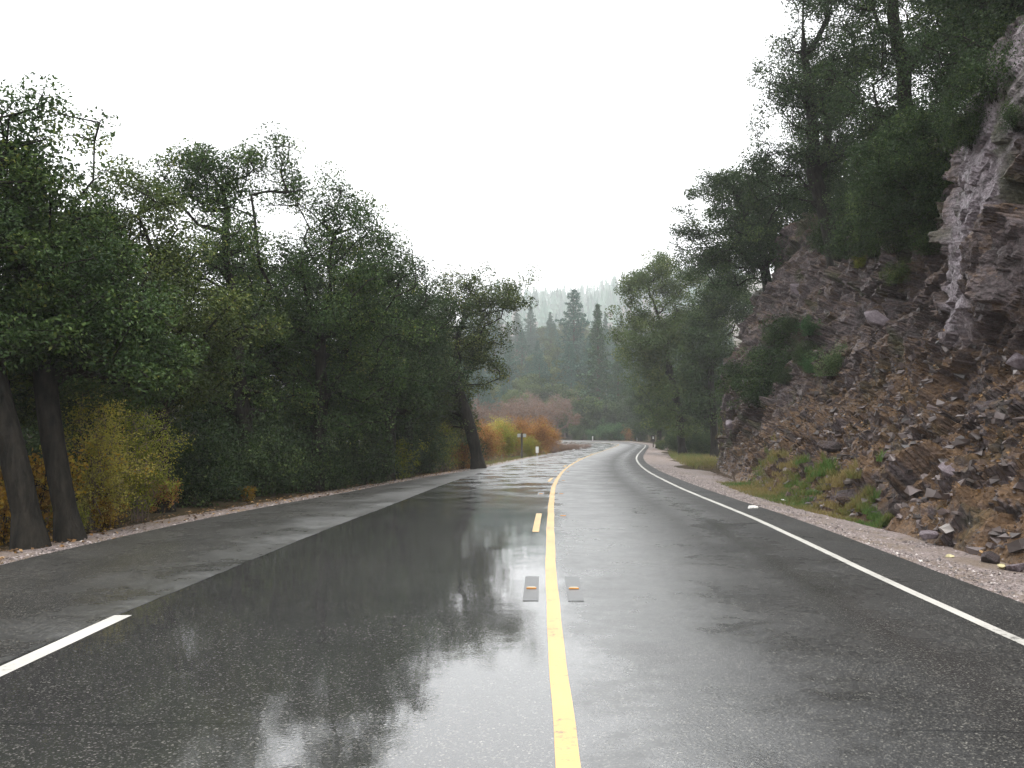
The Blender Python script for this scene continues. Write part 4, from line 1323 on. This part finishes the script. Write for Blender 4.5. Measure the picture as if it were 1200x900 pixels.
# shrubs growing out of the rock
for i, (px_, py_, kind, lf, sc, lab) in enumerate([(968, 438, 'sage', 'sage_leaf', 1.1, 'light sage-green shrub standing out on the scree'), (935, 420, 'dark', 'oak_leaf_dark', 0.5, 'dark shrub left of the light sage shrub on the rock'),
        (915, 445, 'dark', 'oak_leaf_dark', 0.4, 'dark low shrub at the foot of the pale rib'), (950, 395, 'sage', 'bush_leaf', 0.8, 'green shrub above the sage shrub on the rock face'),
        (1008, 305, 'sage', 'lime_leaf', 0.5, 'small lime-green tuft high on the rock face'), (905, 400, 'sage', 'olive_leaf', 0.7, 'olive shrub on the left rock rib'),
        (985, 300, 'dark', 'oak_leaf_dark', 0.55, 'dark shrub under the cliff-top trees'), (1075, 250, 'dark', 'oak_leaf_dark', 0.5, 'dark shrub left of the rock slab top'),
        (1040, 330, 'sage', 'olive_leaf', 0.7, 'olive tuft in the recess left of the slab'), (1185, 140, 'sage', 'oak_leaf_dark', 0.6, 'dark tuft on the slab top near the frame edge'),
        (1000, 262, 'dark', 'oak_leaf_dark', 0.9, 'dark shrub in the shade below the feathery tree'), (1035, 265, 'dark', 'oak_leaf_dark', 0.8, 'dark shrub at the centre of the upper rock edge'),
        (960, 290, 'dark', 'oak_leaf_dark', 0.9, 'dark shrub above the pale rib top'), (1095, 225, 'dark', 'oak_leaf_dark', 0.6, 'dark shrub hanging beside the slab head'), (1020, 300, 'dark', 'oak_leaf_dark', 0.6, 'dark shrub beside the lime-green tuft'),
        (1050, 285, 'dark', 'oak_leaf_dark', 0.55, 'dark shrub above the olive tuft'), (948, 436, 'dark', 'bush_leaf', 0.36, 'green low shrub beside the sage shrub'), (1135, 165, 'dark', 'oak_leaf_dark', 0.55, 'dark shrub leaning over the slab from above'),
        (925, 385, 'dark', 'oak_leaf_dark', 0.42, 'dark shrub high on the left rib'), (1085, 300, 'dark', 'oak_leaf_dark', 0.4, 'dark tuft in the cleft beside the slab'), (1165, 110, 'dark', 'oak_leaf_dark', 0.6, 'dark shrub over the slab near the corner'),
        (862, 445, 'sage', 'olive_leaf', 1.0, 'mossy shrub low on the cliff nose'), (1060, 205, 'dark', 'oak_leaf_dark', 0.8, 'dark shrub at the upper edge of the rock')]):
    c_, n_ = cliff_point(px_, py_)
    if c_ is None: continue
    shrub(kind, lf, 0, c_[1], lab, 'cliff_shrub', 'shrub', 'shrubs rooted on the rock cliff', i * 1.7, sc, X=c_[0], z=c_[2] - 0.12)

# ---- far side: conifers, bare trees, round evergreens
def conifer_meshes(seed, h=20.0, r=3.2, whorls=46, spray=9, droop=0.25, name='conifer', power=0.8):
    rg = np.random.default_rng(seed)
    segs = [(np.array([0, 0, -0.5]), np.array([0.05, 0, h * 0.5]), 0.32, 0.2), (np.array([0.05, 0, h * 0.5]), np.array([0, 0.03, h]), 0.2, 0.02)]
    Ps, Ds, Ls = [], [], []
    for wi in range(whorls):
        f = 0.06 + 0.94 * (wi / whorls) ** 0.92
        z = h * f
        Rr = r * (1 - f) ** power * rg.uniform(0.6, 1.2) + 0.12
        nb = rg.integers(5, 8)
        a0 = rg.uniform(0, 6.28)
        for b_ in range(nb):
            a_ = a0 + b_ * 6.283 / nb + rg.uniform(-0.3, 0.3)
            L = Rr * rg.uniform(0.5, 1.2)
            d = np.array([math.cos(a_), math.sin(a_), 0])
            tipz = -droop * L + 0.12 * L
            if L > 0.7: segs.append((np.array([0, 0, z]), np.array([d[0] * L * .8, d[1] * L * .8, z + tipz * .7]), 0.035, 0.01))
            t_ = np.sqrt(rg.random(spray)) * 0.95 + 0.05
            c = d[None] * (L * t_)[:, None]
            c[:, 2] = z + tipz * t_ + rg.normal(0, 0.08, spray)
            side = np.array([-d[1], d[0], 0])
            c += side[None] * (rg.normal(0, 0.22, spray) * L * (1.1 - t_))[:, None]
            Ps.append(c)
            Ls.append(np.full(spray, 0.2 + 0.55 * L / r))
    P = np.vstack(Ps); Ls = np.concatenate(Ls)
    V, Fq = tubes(segs, lambda r_: 7 if r_ > 0.1 else 3)
    tm = mesh(name + '_trunk', V, Fq, smooth=True)
    # two blades per spray
    P2 = np.repeat(P, 3, 0) + rg.normal(0, 0.12, (len(P) * 3, 3))
    lm = leaf_mesh(name + '_needles', P2, np.repeat(Ls, 3) * rg.uniform(0.7, 1.3, len(P2)), rg, rnd=np.clip(rg.normal(0.45, 0.22, len(P2)), 0, 1), up=0.5, aspect=0.42, droop=0.9)
    return tm, lm


con = [conifer_meshes(61, 20, 4.8, 36, 15, 0.2, name='conifer1', power=0.8), conifer_meshes(62, 20, 5.6, 30, 18, 0.15, name='conifer2', power=0.62), conifer_meshes(63, 20, 3.9, 40, 13, 0.3, name='conifer3', power=1.0)]


def conifer(k, px_, ytop, Y, label, group, leaf='needle', rz=0, wide=1.0):
    X = at(px_, HORIZON, Y)[0]
    z = gz(X, Y)
    H = at(px_, ytop, Y)[2] - z
    sc = H / 20.0
    tm, lm = con[k]
    e = obj('conifer_tree', None, None, None, (X, Y, z), (0, 0, rz), (sc * wide, sc * wide, sc))
    obj('trunk', tm, M['conifer_bark'], e)
    c = obj('crown', lm, None, e)
    if not lm.materials: lm.materials.append(M[leaf])
    elif lm.materials[0] != M[leaf]:
        c.material_slots[0].link = 'OBJECT'; c.material_slots[0].material = M[leaf]
    tag(e, label, 'tree', group)
    return e


gC = 'conifers beyond the bend'
for i, (k, px_, yt, Y, lf, wd, lab) in enumerate([
        (2, 701, 355, 176, 'needle_green', 1.15, 'slender dark pointed conifer standing tall behind the bend'), (1, 673, 337, 228, 'needle', 0.95, 'tallest grey-green conifer rising into the mist'),
        (0, 725, 405, 172, 'needle_green', 1.1, 'green conifer right of the slender pointed conifer'), (0, 742, 425, 168, 'needle_green', 1.0, 'green conifer partly behind the olive oak'),
        (1, 690, 400, 200, 'needle', 0.9, 'pale conifer just left of the slender pointed conifer'), (1, 597, 400, 215, 'needle', 1.0, 'blue-green conifer right of the roadside oak crown'),
        (0, 630, 398, 225, 'needle', 1.2, 'blue-green conifer in the middle of the far slope'), (1, 612, 385, 250, 'needle', 1.0, 'bluish conifer behind the two blue-green conifers'),
        (1, 590, 448, 190, 'needle', 1.3, 'low blue-green conifer above the orange bushes'), (1, 572, 455, 185, 'needle', 1.2, 'small bluish conifer beside the roadside oak trunk'),
        (0, 640, 425, 205, 'needle', 1.2, 'rounded blue-green conifer above the bare brown trees'), (1, 655, 400, 240, 'needle_green', 1.1, 'green conifer left of the tallest grey-green conifer'),
        (2, 670, 412, 196, 'needle', 1.0, 'young narrow conifer below the tallest conifer'), (0, 645, 365, 300, 'needle', 1.1, 'misty conifer up the slope left of the tallest conifer'),
        (1, 622, 358, 320, 'needle', 1.0, 'misty conifer peeking past the roadside oak crown'), (0, 712, 385, 260, 'needle', 1.0, 'misty conifer behind the slender pointed conifer'),
        (2, 560, 420, 210, 'needle', 1.2, 'bluish conifer seen through the roadside oak'), (1, 580, 380, 270, 'needle', 1.1, 'misty conifer behind the roadside oak crown')]):
    conifer(k, px_, yt, Y, lab, gC, lf, i * 1.3, wd)
rgf = np.random.default_rng(8)
cnt_far = 0
for i in range(150):
    Y = 195 + 330 * rgf.random() ** 1.3
    px_ = rgf.uniform(535, 860)
    X = at(px_, HORIZON, Y)[0]
    z = gz(X, Y)
    H = rgf.uniform(11, 20)
    py_top = HORIZON - (z + H - CAM_H) * F_PX / Y
    if py_top < 378: H *= 0.75
    py_top = HORIZON - (z + H - CAM_H) * F_PX / Y
    conifer(int(rgf.integers(0, 3)), px_, py_top, Y, 'misty conifer among the crowd on the foggy far hillside', 'conifers on the foggy hillside', 'needle' if rgf.random() < 0.7 else 'needle_green', rgf.uniform(0, 6.28), rgf.uniform(0.9, 1.3))

# the wood higher up, a mass fading in the fog
n = 1500
Yf = 720 + 1000 * rgf.random(n)
Xf = rgf.uniform(-0.055, 0.26, n) * Yf
Zf = ground_z(Xf, Yf)
Hf = 9 + 24 * rgf.random(n) ** 1.5
Vs, Fs = [], []
nb = 0
for i in range(n):
    for lv in range(5):
        z0 = Hf[i] * (0.1 + 0.17 * lv); z1 = z0 + Hf[i] * 0.27
        r_ = Hf[i] * 0.2 * (1 - lv / 5.4) * rgf.uniform(0.8, 1.2)
        an = np.arange(7) * 0.8976 + rgf.uniform(0, 6)
        rr_ = r_ * rgf.uniform(0.6, 1.25, 7)
        Vs.append(np.c_[Xf[i] + rr_ * np.cos(an), Yf[i] + rr_ * np.sin(an), Zf[i] + z0 + rgf.uniform(-0.6, 0.6, 7)])
        Vs.append([[Xf[i], Yf[i], Zf[i] + min(z1, Hf[i])]])
        k_ = np.arange(7)
        Fs.append(np.stack([nb + k_, nb + (k_ + 1) % 7, np.full(7, nb + 7)], 1))
        nb += 8
o = obj('distant_forest', mesh('distant_forest', np.vstack(Vs), np.vstack(Fs), attrs={'rnd': np.repeat(rgf.random(n), 40)}), M['needle'])
tag(o, 'distant conifer wood fading into fog on the hill', 'forest', kind='stuff')

# bare brownish trees and round evergreens beyond the bend
def bare_meshes(seed, h=7.0, w=6.5, n_clump=170):
    tr = [[0.02 * math.sin(k), 0.02 * k, k * 0.3] for k in range(7)]
    lobes = [[0, 0, h * 0.6, w * 0.5, w * 0.5, h * 0.38], [w * .22, 0, h * 0.45, w * 0.35, w * 0.4, h * 0.3], [-w * .25, 0, h * 0.5, w * 0.3, w * 0.35, h * 0.3]]
    return tree_meshes(seed, tr, lobes, 0.16, n_clump, 2600, 0.14, 0.55, tip_r=0.022, twigs=9, name='bare%d' % seed)
bare = [bare_meshes(81), bare_meshes(82, 6.0, 6.5)]
for i, (px_, Y, k, sc, lab) in enumerate([(602, 118, 0, 1.0, 'bare brown tree left of the sign above the orange bushes'), (628, 128, 1, 1.15, 'bare pinkish-brown tree above the brightest orange bush'), (650, 132, 0, 1.0, 'bare brown tree right of the orange bushes'),
                                         (585, 105, 1, 0.9, 'bare grey-brown thicket tree beside the roadside oak'), (662, 170, 0, 1.35, 'bare reddish tree up the slope below the conifers'), (640, 168, 1, 1.4, 'bare tan tree behind the orange bushes up the slope'),
                                         (566, 120, 0, 1.0, 'bare brown tree behind the leaning roadside trunk'), (615, 160, 0, 1.3, 'bare tree at the back of the brown thicket')]):
    X = at(px_, HORIZON, Y)[0]
    plant('bare_tree', (X, Y, gz(X, Y) - 0.1), bare[k][0], bare[k][1], 'bare_twig', 'dry_stalk', lab, 'tree', 'bare trees beyond the bend', i * 1.4, sc)
rnd_t = tree_meshes(91, [[0, 0, k * 0.45] for k in range(8)], [[0, 0, 4.6, 3.4, 3.4, 3.4], [1.6, 0, 3.0, 2.6, 2.6, 2.4], [-1.6, 0.5, 3.2, 2.6, 2.6, 2.4], [0, 0, 6.6, 2.2, 2.2, 1.8]], 0.25, 150, 15000, 0.24, 0.95, tip_r=0.02, name='round_tree')
gE = 'evergreen trees lining the outside of the bend'
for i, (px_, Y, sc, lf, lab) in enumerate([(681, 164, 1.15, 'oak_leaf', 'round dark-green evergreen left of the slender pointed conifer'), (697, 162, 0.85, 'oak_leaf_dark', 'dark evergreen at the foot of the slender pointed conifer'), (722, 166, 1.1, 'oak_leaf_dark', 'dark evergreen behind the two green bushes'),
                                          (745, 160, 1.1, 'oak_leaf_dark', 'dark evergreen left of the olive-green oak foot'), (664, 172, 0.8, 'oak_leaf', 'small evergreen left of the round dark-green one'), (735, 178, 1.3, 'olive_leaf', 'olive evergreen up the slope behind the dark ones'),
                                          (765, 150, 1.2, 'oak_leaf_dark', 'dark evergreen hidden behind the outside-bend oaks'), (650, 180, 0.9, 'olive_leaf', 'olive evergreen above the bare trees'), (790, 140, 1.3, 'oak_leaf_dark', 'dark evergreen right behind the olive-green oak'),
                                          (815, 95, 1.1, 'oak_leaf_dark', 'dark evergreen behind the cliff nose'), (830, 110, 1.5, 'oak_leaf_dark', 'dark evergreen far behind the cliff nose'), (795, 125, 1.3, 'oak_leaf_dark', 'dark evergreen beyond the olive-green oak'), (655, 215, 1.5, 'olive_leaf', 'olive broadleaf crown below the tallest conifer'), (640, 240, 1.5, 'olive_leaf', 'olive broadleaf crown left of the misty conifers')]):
    X = at(px_, HORIZON, Y)[0]
    e = plant('evergreen_tree', (X, Y, gz(X, Y) - 0.1), rnd_t[0], rnd_t[1], 'bark', 'oak_leaf', lab, 'tree', gE, i * 1.2, sc)
    c_ = [c for c in e.children if c.name.startswith('crown')][0]
    c_.material_slots[0].link = 'OBJECT'; c_.material_slots[0].material = M[lf]
for i in range(46):
    Y = 178 + 190 * rgf.random() ** 1.2
    px_ = rgf.uniform(545, 770)
    X = at(px_, HORIZON, Y)[0]
    e = plant('hillside_tree', (X, Y, gz(X, Y) - 0.2), rnd_t[0], rnd_t[1], 'bark', 'oak_leaf', 'rounded broadleaf crown among the conifers on the far slope', 'tree', 'broadleaf trees on the far slope', rgf.uniform(0, 6.28), rgf.uniform(0.9, 1.5))
    c_ = [c for c in e.children if c.name.startswith('crown')][0]
    c_.material_slots[0].link = 'OBJECT'; c_.material_slots[0].material = M[('olive_leaf', 'oak_leaf', 'needle')[i % 3]]
for i, (px_, Y, sc, lf, lab) in enumerate([(709, 157, 1.5, 'bush_leaf', 'bright green bush at the far bend, left of its twin'), (725, 156, 1.6, 'bush_leaf', 'bright green bush at the far bend, right of its twin'), (692, 158, 1.0, 'bush_leaf', 'small green bush at the far bend'),
                                          (738, 155, 1.1, 'rust_leaf', 'small reddish bush right of the bright green bushes'), (752, 150, 1.5, 'oak_leaf_dark', 'dark bush at the outside of the bend'), (676, 158, 1.2, 'oak_leaf_dark', 'dark bush left end of the far bend'),
                                          (792, 84, 1.0, 'oak_leaf_dark', 'dark bush at the foot of the olive-green oak'), (812, 80, 1.1, 'oak_leaf_dark', 'dark bush between the olive-green oak and the cliff nose'), (826, 76, 1.0, 'oak_leaf_dark', 'dark bush touching the cliff nose'),
                                          (805, 100, 1.5, 'oak_leaf_dark', 'dark bush behind the olive-green oak trunk'), (785, 112, 1.4, 'oak_leaf_dark', 'dark bush beyond the right marker post'), (775, 98, 0.6, 'olive_leaf', 'low olive bush beside the right marker post')]):
    shrub('green', lf, px_, Y, lab, 'green_bush', 'bush', 'bushes at the far bend', i * 1.5, sc)

# ------------------------------------------------------------------ grass below the cliff
def grass(name, P, hgt, rg, label):
    n = len(P)
    a_ = rg.uniform(0, 6.283, n)
    d = np.stack([np.cos(a_), np.sin(a_), np.zeros(n)], 1)
    lean_ = rg.normal(0, 0.35, (n, 2))
    h = hgt * rg.uniform(0.5, 1.3, n)
    tip = P + np.c_[lean_ * h[:, None], h]
    mid = P + np.c_[lean_ * h[:, None] * 0.35, h * 0.55]
    w = 0.006 + 0.003 * rg.random(n)
    V = np.stack([P - d * w[:, None], P + d * w[:, None], mid + d * w[:, None] * 0.8, mid - d * w[:, None] * 0.8, tip], 1).reshape(-1, 3)
    b_ = (np.arange(n) * 5)[:, None]
    tone = np.clip(0.62 + 1.7 * fbm(P * np.array([0.9, 0.9, 0.0]) + 3, 95, 3) + rg.normal(0, 0.13, n), 0, 1)
    me = mesh(name, V, [b_ + np.array([[0, 1, 2, 3]]), b_ + np.array([[3, 2, 4]])], attrs={'rnd': np.repeat(tone, 5)})
    return tag(obj(name, me, M['grass_blade']), label, 'grass', kind='stuff')


low = np.where((zz < 2.5) & (yy > 8) & (yy < 60))[0]
cgrid = {}
for x_, y_, z_ in D[low]:
    key = (int(x_ / 0.2), int(y_ / 0.2))
    if z_ > cgrid.get(key, -9): cgrid[key] = z_


def shoulder_ground(s, off):
    P = road_pt(s, off, 0)
    e = RIGHT_EDGE(s)
    z1 = road_z(s, e) - 0.03 - 0.055 * (off - e)
    z2 = np.array([cgrid.get((int(x_ / 0.2), int(y_ / 0.2)), -9.0) for x_, y_ in P[:, :2]])
    P[:, 2] = np.maximum(np.maximum(z1, ground_z(P[:, 0], P[:, 1])), z2)
    return P


rgg = np.random.default_rng(4)
def toe_off(s):
    P = road_pt(s, np.zeros(len(s)))
    x = np.interp(P[:, 1], toe3[:, 1], toe3[:, 0])
    return x - P[:, 0]
s_ = S0 + 15.2 + 16.5 * rgg.beta(1.0, 1.35, 16000)
to = toe_off(s_)
lo_ = RIGHT_EDGE(s_) + np.interp(s_ - S0, [15, 18, 24, 32], [1.25, 0.95, 0.9, 1.3])
f_ = rgg.random(len(s_)) ** 0.8
off_ = lo_ + np.maximum(to + np.interp(s_ - S0, [15, 18, 24, 32], [-0.1, 0.15, 0.45, 0.45]) - lo_, 0.25) * f_
keep = (to + 0.3 > lo_)
grass('roadside_grass', shoulder_ground(s_[keep], off_[keep]) - np.array([0, 0, 0.02]), 0.06 + 0.11 * f_[keep], rgg, 'green and straw-coloured grass patch between gravel and cliff')
s_ = S0 + 46 + 44 * rgg.random(7000)
off_ = RIGHT_EDGE(s_) + 2.1 + 3.5 * rgg.random(7000)
grass('roadside_grass', shoulder_ground(s_, off_) - np.array([0, 0, 0.02]), np.full(7000, 0.3), rgg, 'short green grass verge beyond the cliff nose')
s_ = S0 + 46 + 60 * rgg.random(3500)
off_ = LEFT_EDGE(s_) - 0.5 - 1.8 * rgg.random(3500)
P_ = road_pt(s_, off_); P_[:, 2] = ground_z(P_[:, 0], P_[:, 1]) - 0.02
grass('verge_grass', P_, np.full(3500, 0.2), rgg, 'dry grass verge below the orange bushes')

# dead branch by the road at the foot of the nose
dbx = at(862, 556, 31)
rgd = np.random.default_rng(6)
segs = []
def twig(p0, d0, L, r, lv):
    pts = [p0]
    d = d0.copy()
    for k in range(4):
        d = d + rgd.normal(0, 0.22, 3); d /= np.linalg.norm(d)
        pts.append(pts[-1] + d * L / 4)
        segs.append((pts[-2], pts[-1], r * (1 - k * 0.18), r * (1 - (k + 1) * 0.18)))
        if lv < 3:
            for _ in range(2):
                dd_ = d + rgd.normal(0, 0.6, 3); dd_ /= np.linalg.norm(dd_)
                twig(pts[-1], dd_, L * 0.45, r * 0.5, lv + 1)
db_z = gz(dbx[0], 31) + 0.08
for k in range(5):
    twig(np.array([0, 0, 0.02]), np.array([rgd.uniform(-0.9, 0.5), rgd.uniform(-0.5, 0.4), rgd.uniform(0.15, 0.7)]), 1.1, 0.02, 1)
V_, F_ = tubes(segs, lambda r: 4 if r > 0.008 else 3)
o = obj('dead_branch', mesh('dead_branch', V_, F_), M['bare_twig'], None, (dbx[0], 31, db_z), None, 0.65)
tag(o, 'bare dead branch lying at the edge of the gravel near the grass', 'branch')

# ------------------------------------------------------------------ posts, markers
def plain_mat(name, c, rough=0.5, metal=0.0, dirt=0.25):
    m, nt, b = nodes_mat(name)
    f = noise_n(nt, N(nt, 'ShaderNodeTexCoord').outputs['Object'], 9.0, 5, 0.65)
    cr = ramp(nt, [(0.3, tuple(v * (1 - dirt) for v in c)), (0.7, c)])
    nt.links.new(f, cr.inputs[0])
    nt.links.new(cr.outputs[0], b.inputs['Base Color'])
    b.inputs['Roughness'].default_value = rough
    b.inputs['Metallic'].default_value = metal
    return m


M['post_wood'] = plain_mat('post_wood', (0.05, 0.042, 0.036), 0.8)
M['sign_back'] = plain_mat('sign_back', (0.36, 0.37, 0.35), 0.4, 0.0)
M['post_white'] = plain_mat('post_white', (0.75, 0.75, 0.72), 0.5)
M['reflector'] = plain_mat('reflector', (0.75, 0.33, 0.07), 0.25)
M['marker_body'] = plain_mat('marker_body', (0.45, 0.4, 0.3), 0.5)
M['groove'] = plain_mat('groove', (0.045, 0.045, 0.045), 0.65, 0, 0.6)
M['groove'].node_tree.nodes['Principled BSDF'].inputs['Coat Weight'].default_value = 0.85
M['groove'].node_tree.nodes['Principled BSDF'].inputs['Coat Roughness'].default_value = 0.3


def box_mesh(name, sx, sy, sz, z0=0.0, bev=0.006, x0=0.0, y0=0.0, taper=1.0):
    bm = bmesh.new()
    bmesh.ops.create_cube(bm, size=1.0)
    for v in bm.verts:
        k = taper if v.co.z > 0 else 1.0
        v.co = (v.co.x * sx * k + x0, v.co.y * sy * k + y0, (v.co.z + 0.5) * sz + z0)
    if bev: bmesh.ops.bevel(bm, geom=list(bm.edges), offset=bev, segments=2, affect='EDGES', clamp_overlap=True)
    me = bpy.data.meshes.new(name)
    bm.to_mesh(me); bm.free()
    return me


# two-plate sign on a dark wooden post, seen from behind
b0 = at(611.5, 537, 64)
X, Y = b0[0], 64
z_ = gz(X, Y)
h_ = at(611.5, 507.5, Y)[2] - z_
e = obj('road_sign', None, None, None, (X, Y, z_))
obj('post', box_mesh('post', 0.13, 0.13, h_ + 0.2, -0.2, 0.01), M['post_wood'], e)
for sx_, w_ in ((-0.20, 0.23), (0.20, 0.23)):
    obj('sign_plate', box_mesh('sign_plate', w_, 0.012, 0.25, h_ - 0.30, 0.004, sx_, 0.02), M['sign_back'], e)
obj('crossbar', box_mesh('crossbar', 0.55, 0.03, 0.05, h_ - 0.22, 0.004, 0, 0.045), M['post_wood'], e)
for zz_ in (h_ - 0.2, h_ - 0.19):
    pass
tag(e, 'dark wooden post with two small pale sign plates before the orange bushes', 'road sign')


def marker_post(px_, py_, Y, h, label, body='post_white', w=0.1, plate=None, X=None):
    X = at(px_, py_, Y)[0]
    z = gz(X, Y)
    e = obj('marker_post', None, None, None, (X, Y, z))
    obj('post', box_mesh('marker_stake', w, 0.03, h + 0.2, -0.2, 0.008, taper=0.9), M[body], e)
    if plate:
        obj('reflector_plate', box_mesh('marker_plate', plate[0], 0.015, plate[1], h - plate[1], 0.004, 0, -0.024), M['post_white'], e)
    tag(e, label, 'marker post', 'marker posts along the bend')
    return e


marker_post(629.5, 531, 68, 0.78, 'white paddle marker post on the left verge beside the sign', 'sign_back', 0.07, (0.22, 0.48))
marker_post(765.5, 526, 108, 1.35, 'dark marker post with white top on the right verge', 'post_wood', 0.12, (0.12, 0.3))
marker_post(746.5, 516, 156, 0.9, 'white marker post at the far bend below the dark trees', 'post_white', 0.12, (0.14, 0.4))
marker_post(694.5, 516, 157, 0.8, 'tiny white marker post at the far bend near the green bushes', 'post_white', 0.12, (0.14, 0.35))

# reflectors set in grooves either side of the yellow line
for i, (d, sides, L) in enumerate([(8.6, (-1, 1), 1.3), (15.4, (1,), 0.6), (21.6, (-1, 1), 1.1), (28.5, (1,), 1.1), (35.8, (-1, 1), 1.3), (43.1, (1,), 1.2)]):
    for sd_ in sides:
        s_ = s_at_depth(d)
        off = 0.215 * sd_ if sd_ > 0 else (-0.2 if d < 10 else -0.28)
        P_ = road_pt(np.array([s_]), np.array([off]))[0]
        k_ = int(s_ / 0.4)
        rz_ = -math.atan2(TG[k_, 0], TG[k_, 1])
        e = obj('pavement_reflector', None, None, None, (P_[0], P_[1], P_[2]), (0, 0, rz_))
        obj('groove', box_mesh('groove', 0.145, L, 0.0025, 0.001, 0.0), M['groove'], e)
        obj('lens_body', box_mesh('lens_body', 0.10, 0.06, 0.012, 0.004, 0.004, 0, -0.03, 0.8), M['marker_body'], e)
        obj('lens', box_mesh('lens', 0.098, 0.010, 0.011, 0.0045, 0.002, 0, -0.066), M['reflector'], e)
        order = ['nearest the camera', 'second from the camera', 'third from the camera', 'fourth from the camera', 'fifth from the camera', 'farthest from the camera'][i]
        tag(e, 'amber pavement reflector %s of the yellow line, %s' % ('right' if sd_ > 0 else 'left', order), 'road reflector', 'reflectors along the yellow centre line')

# ------------------------------------------------------------------ haze
hm = bpy.data.materials.new('haze')
hm.use_nodes = True
nt = hm.node_tree
nt.nodes.clear()
out = nt.nodes.new('ShaderNodeOutputMaterial')
pv = nt.nodes.new('ShaderNodeVolumePrincipled')
pv.inputs['Color'].default_value = (0.96, 0.975, 0.985, 1)
pv.inputs['Density'].default_value = HAZE_DENSITY
pv.inputs['Anisotropy'].default_value = 0.0
nt.links.new(pv.outputs[0], out.inputs['Volume'])
zmin = float(GZ.min()) - 1.0
zmax = max(float(GZ.max()), 40) + 31
hb = box_mesh('haze', 3860, 3000, zmax - zmin, zmin, 0, 0, 1120)
o = obj('haze', hb, hm)
tag(o, 'thin grey-white fog filling the valley', 'haze', kind='stuff')
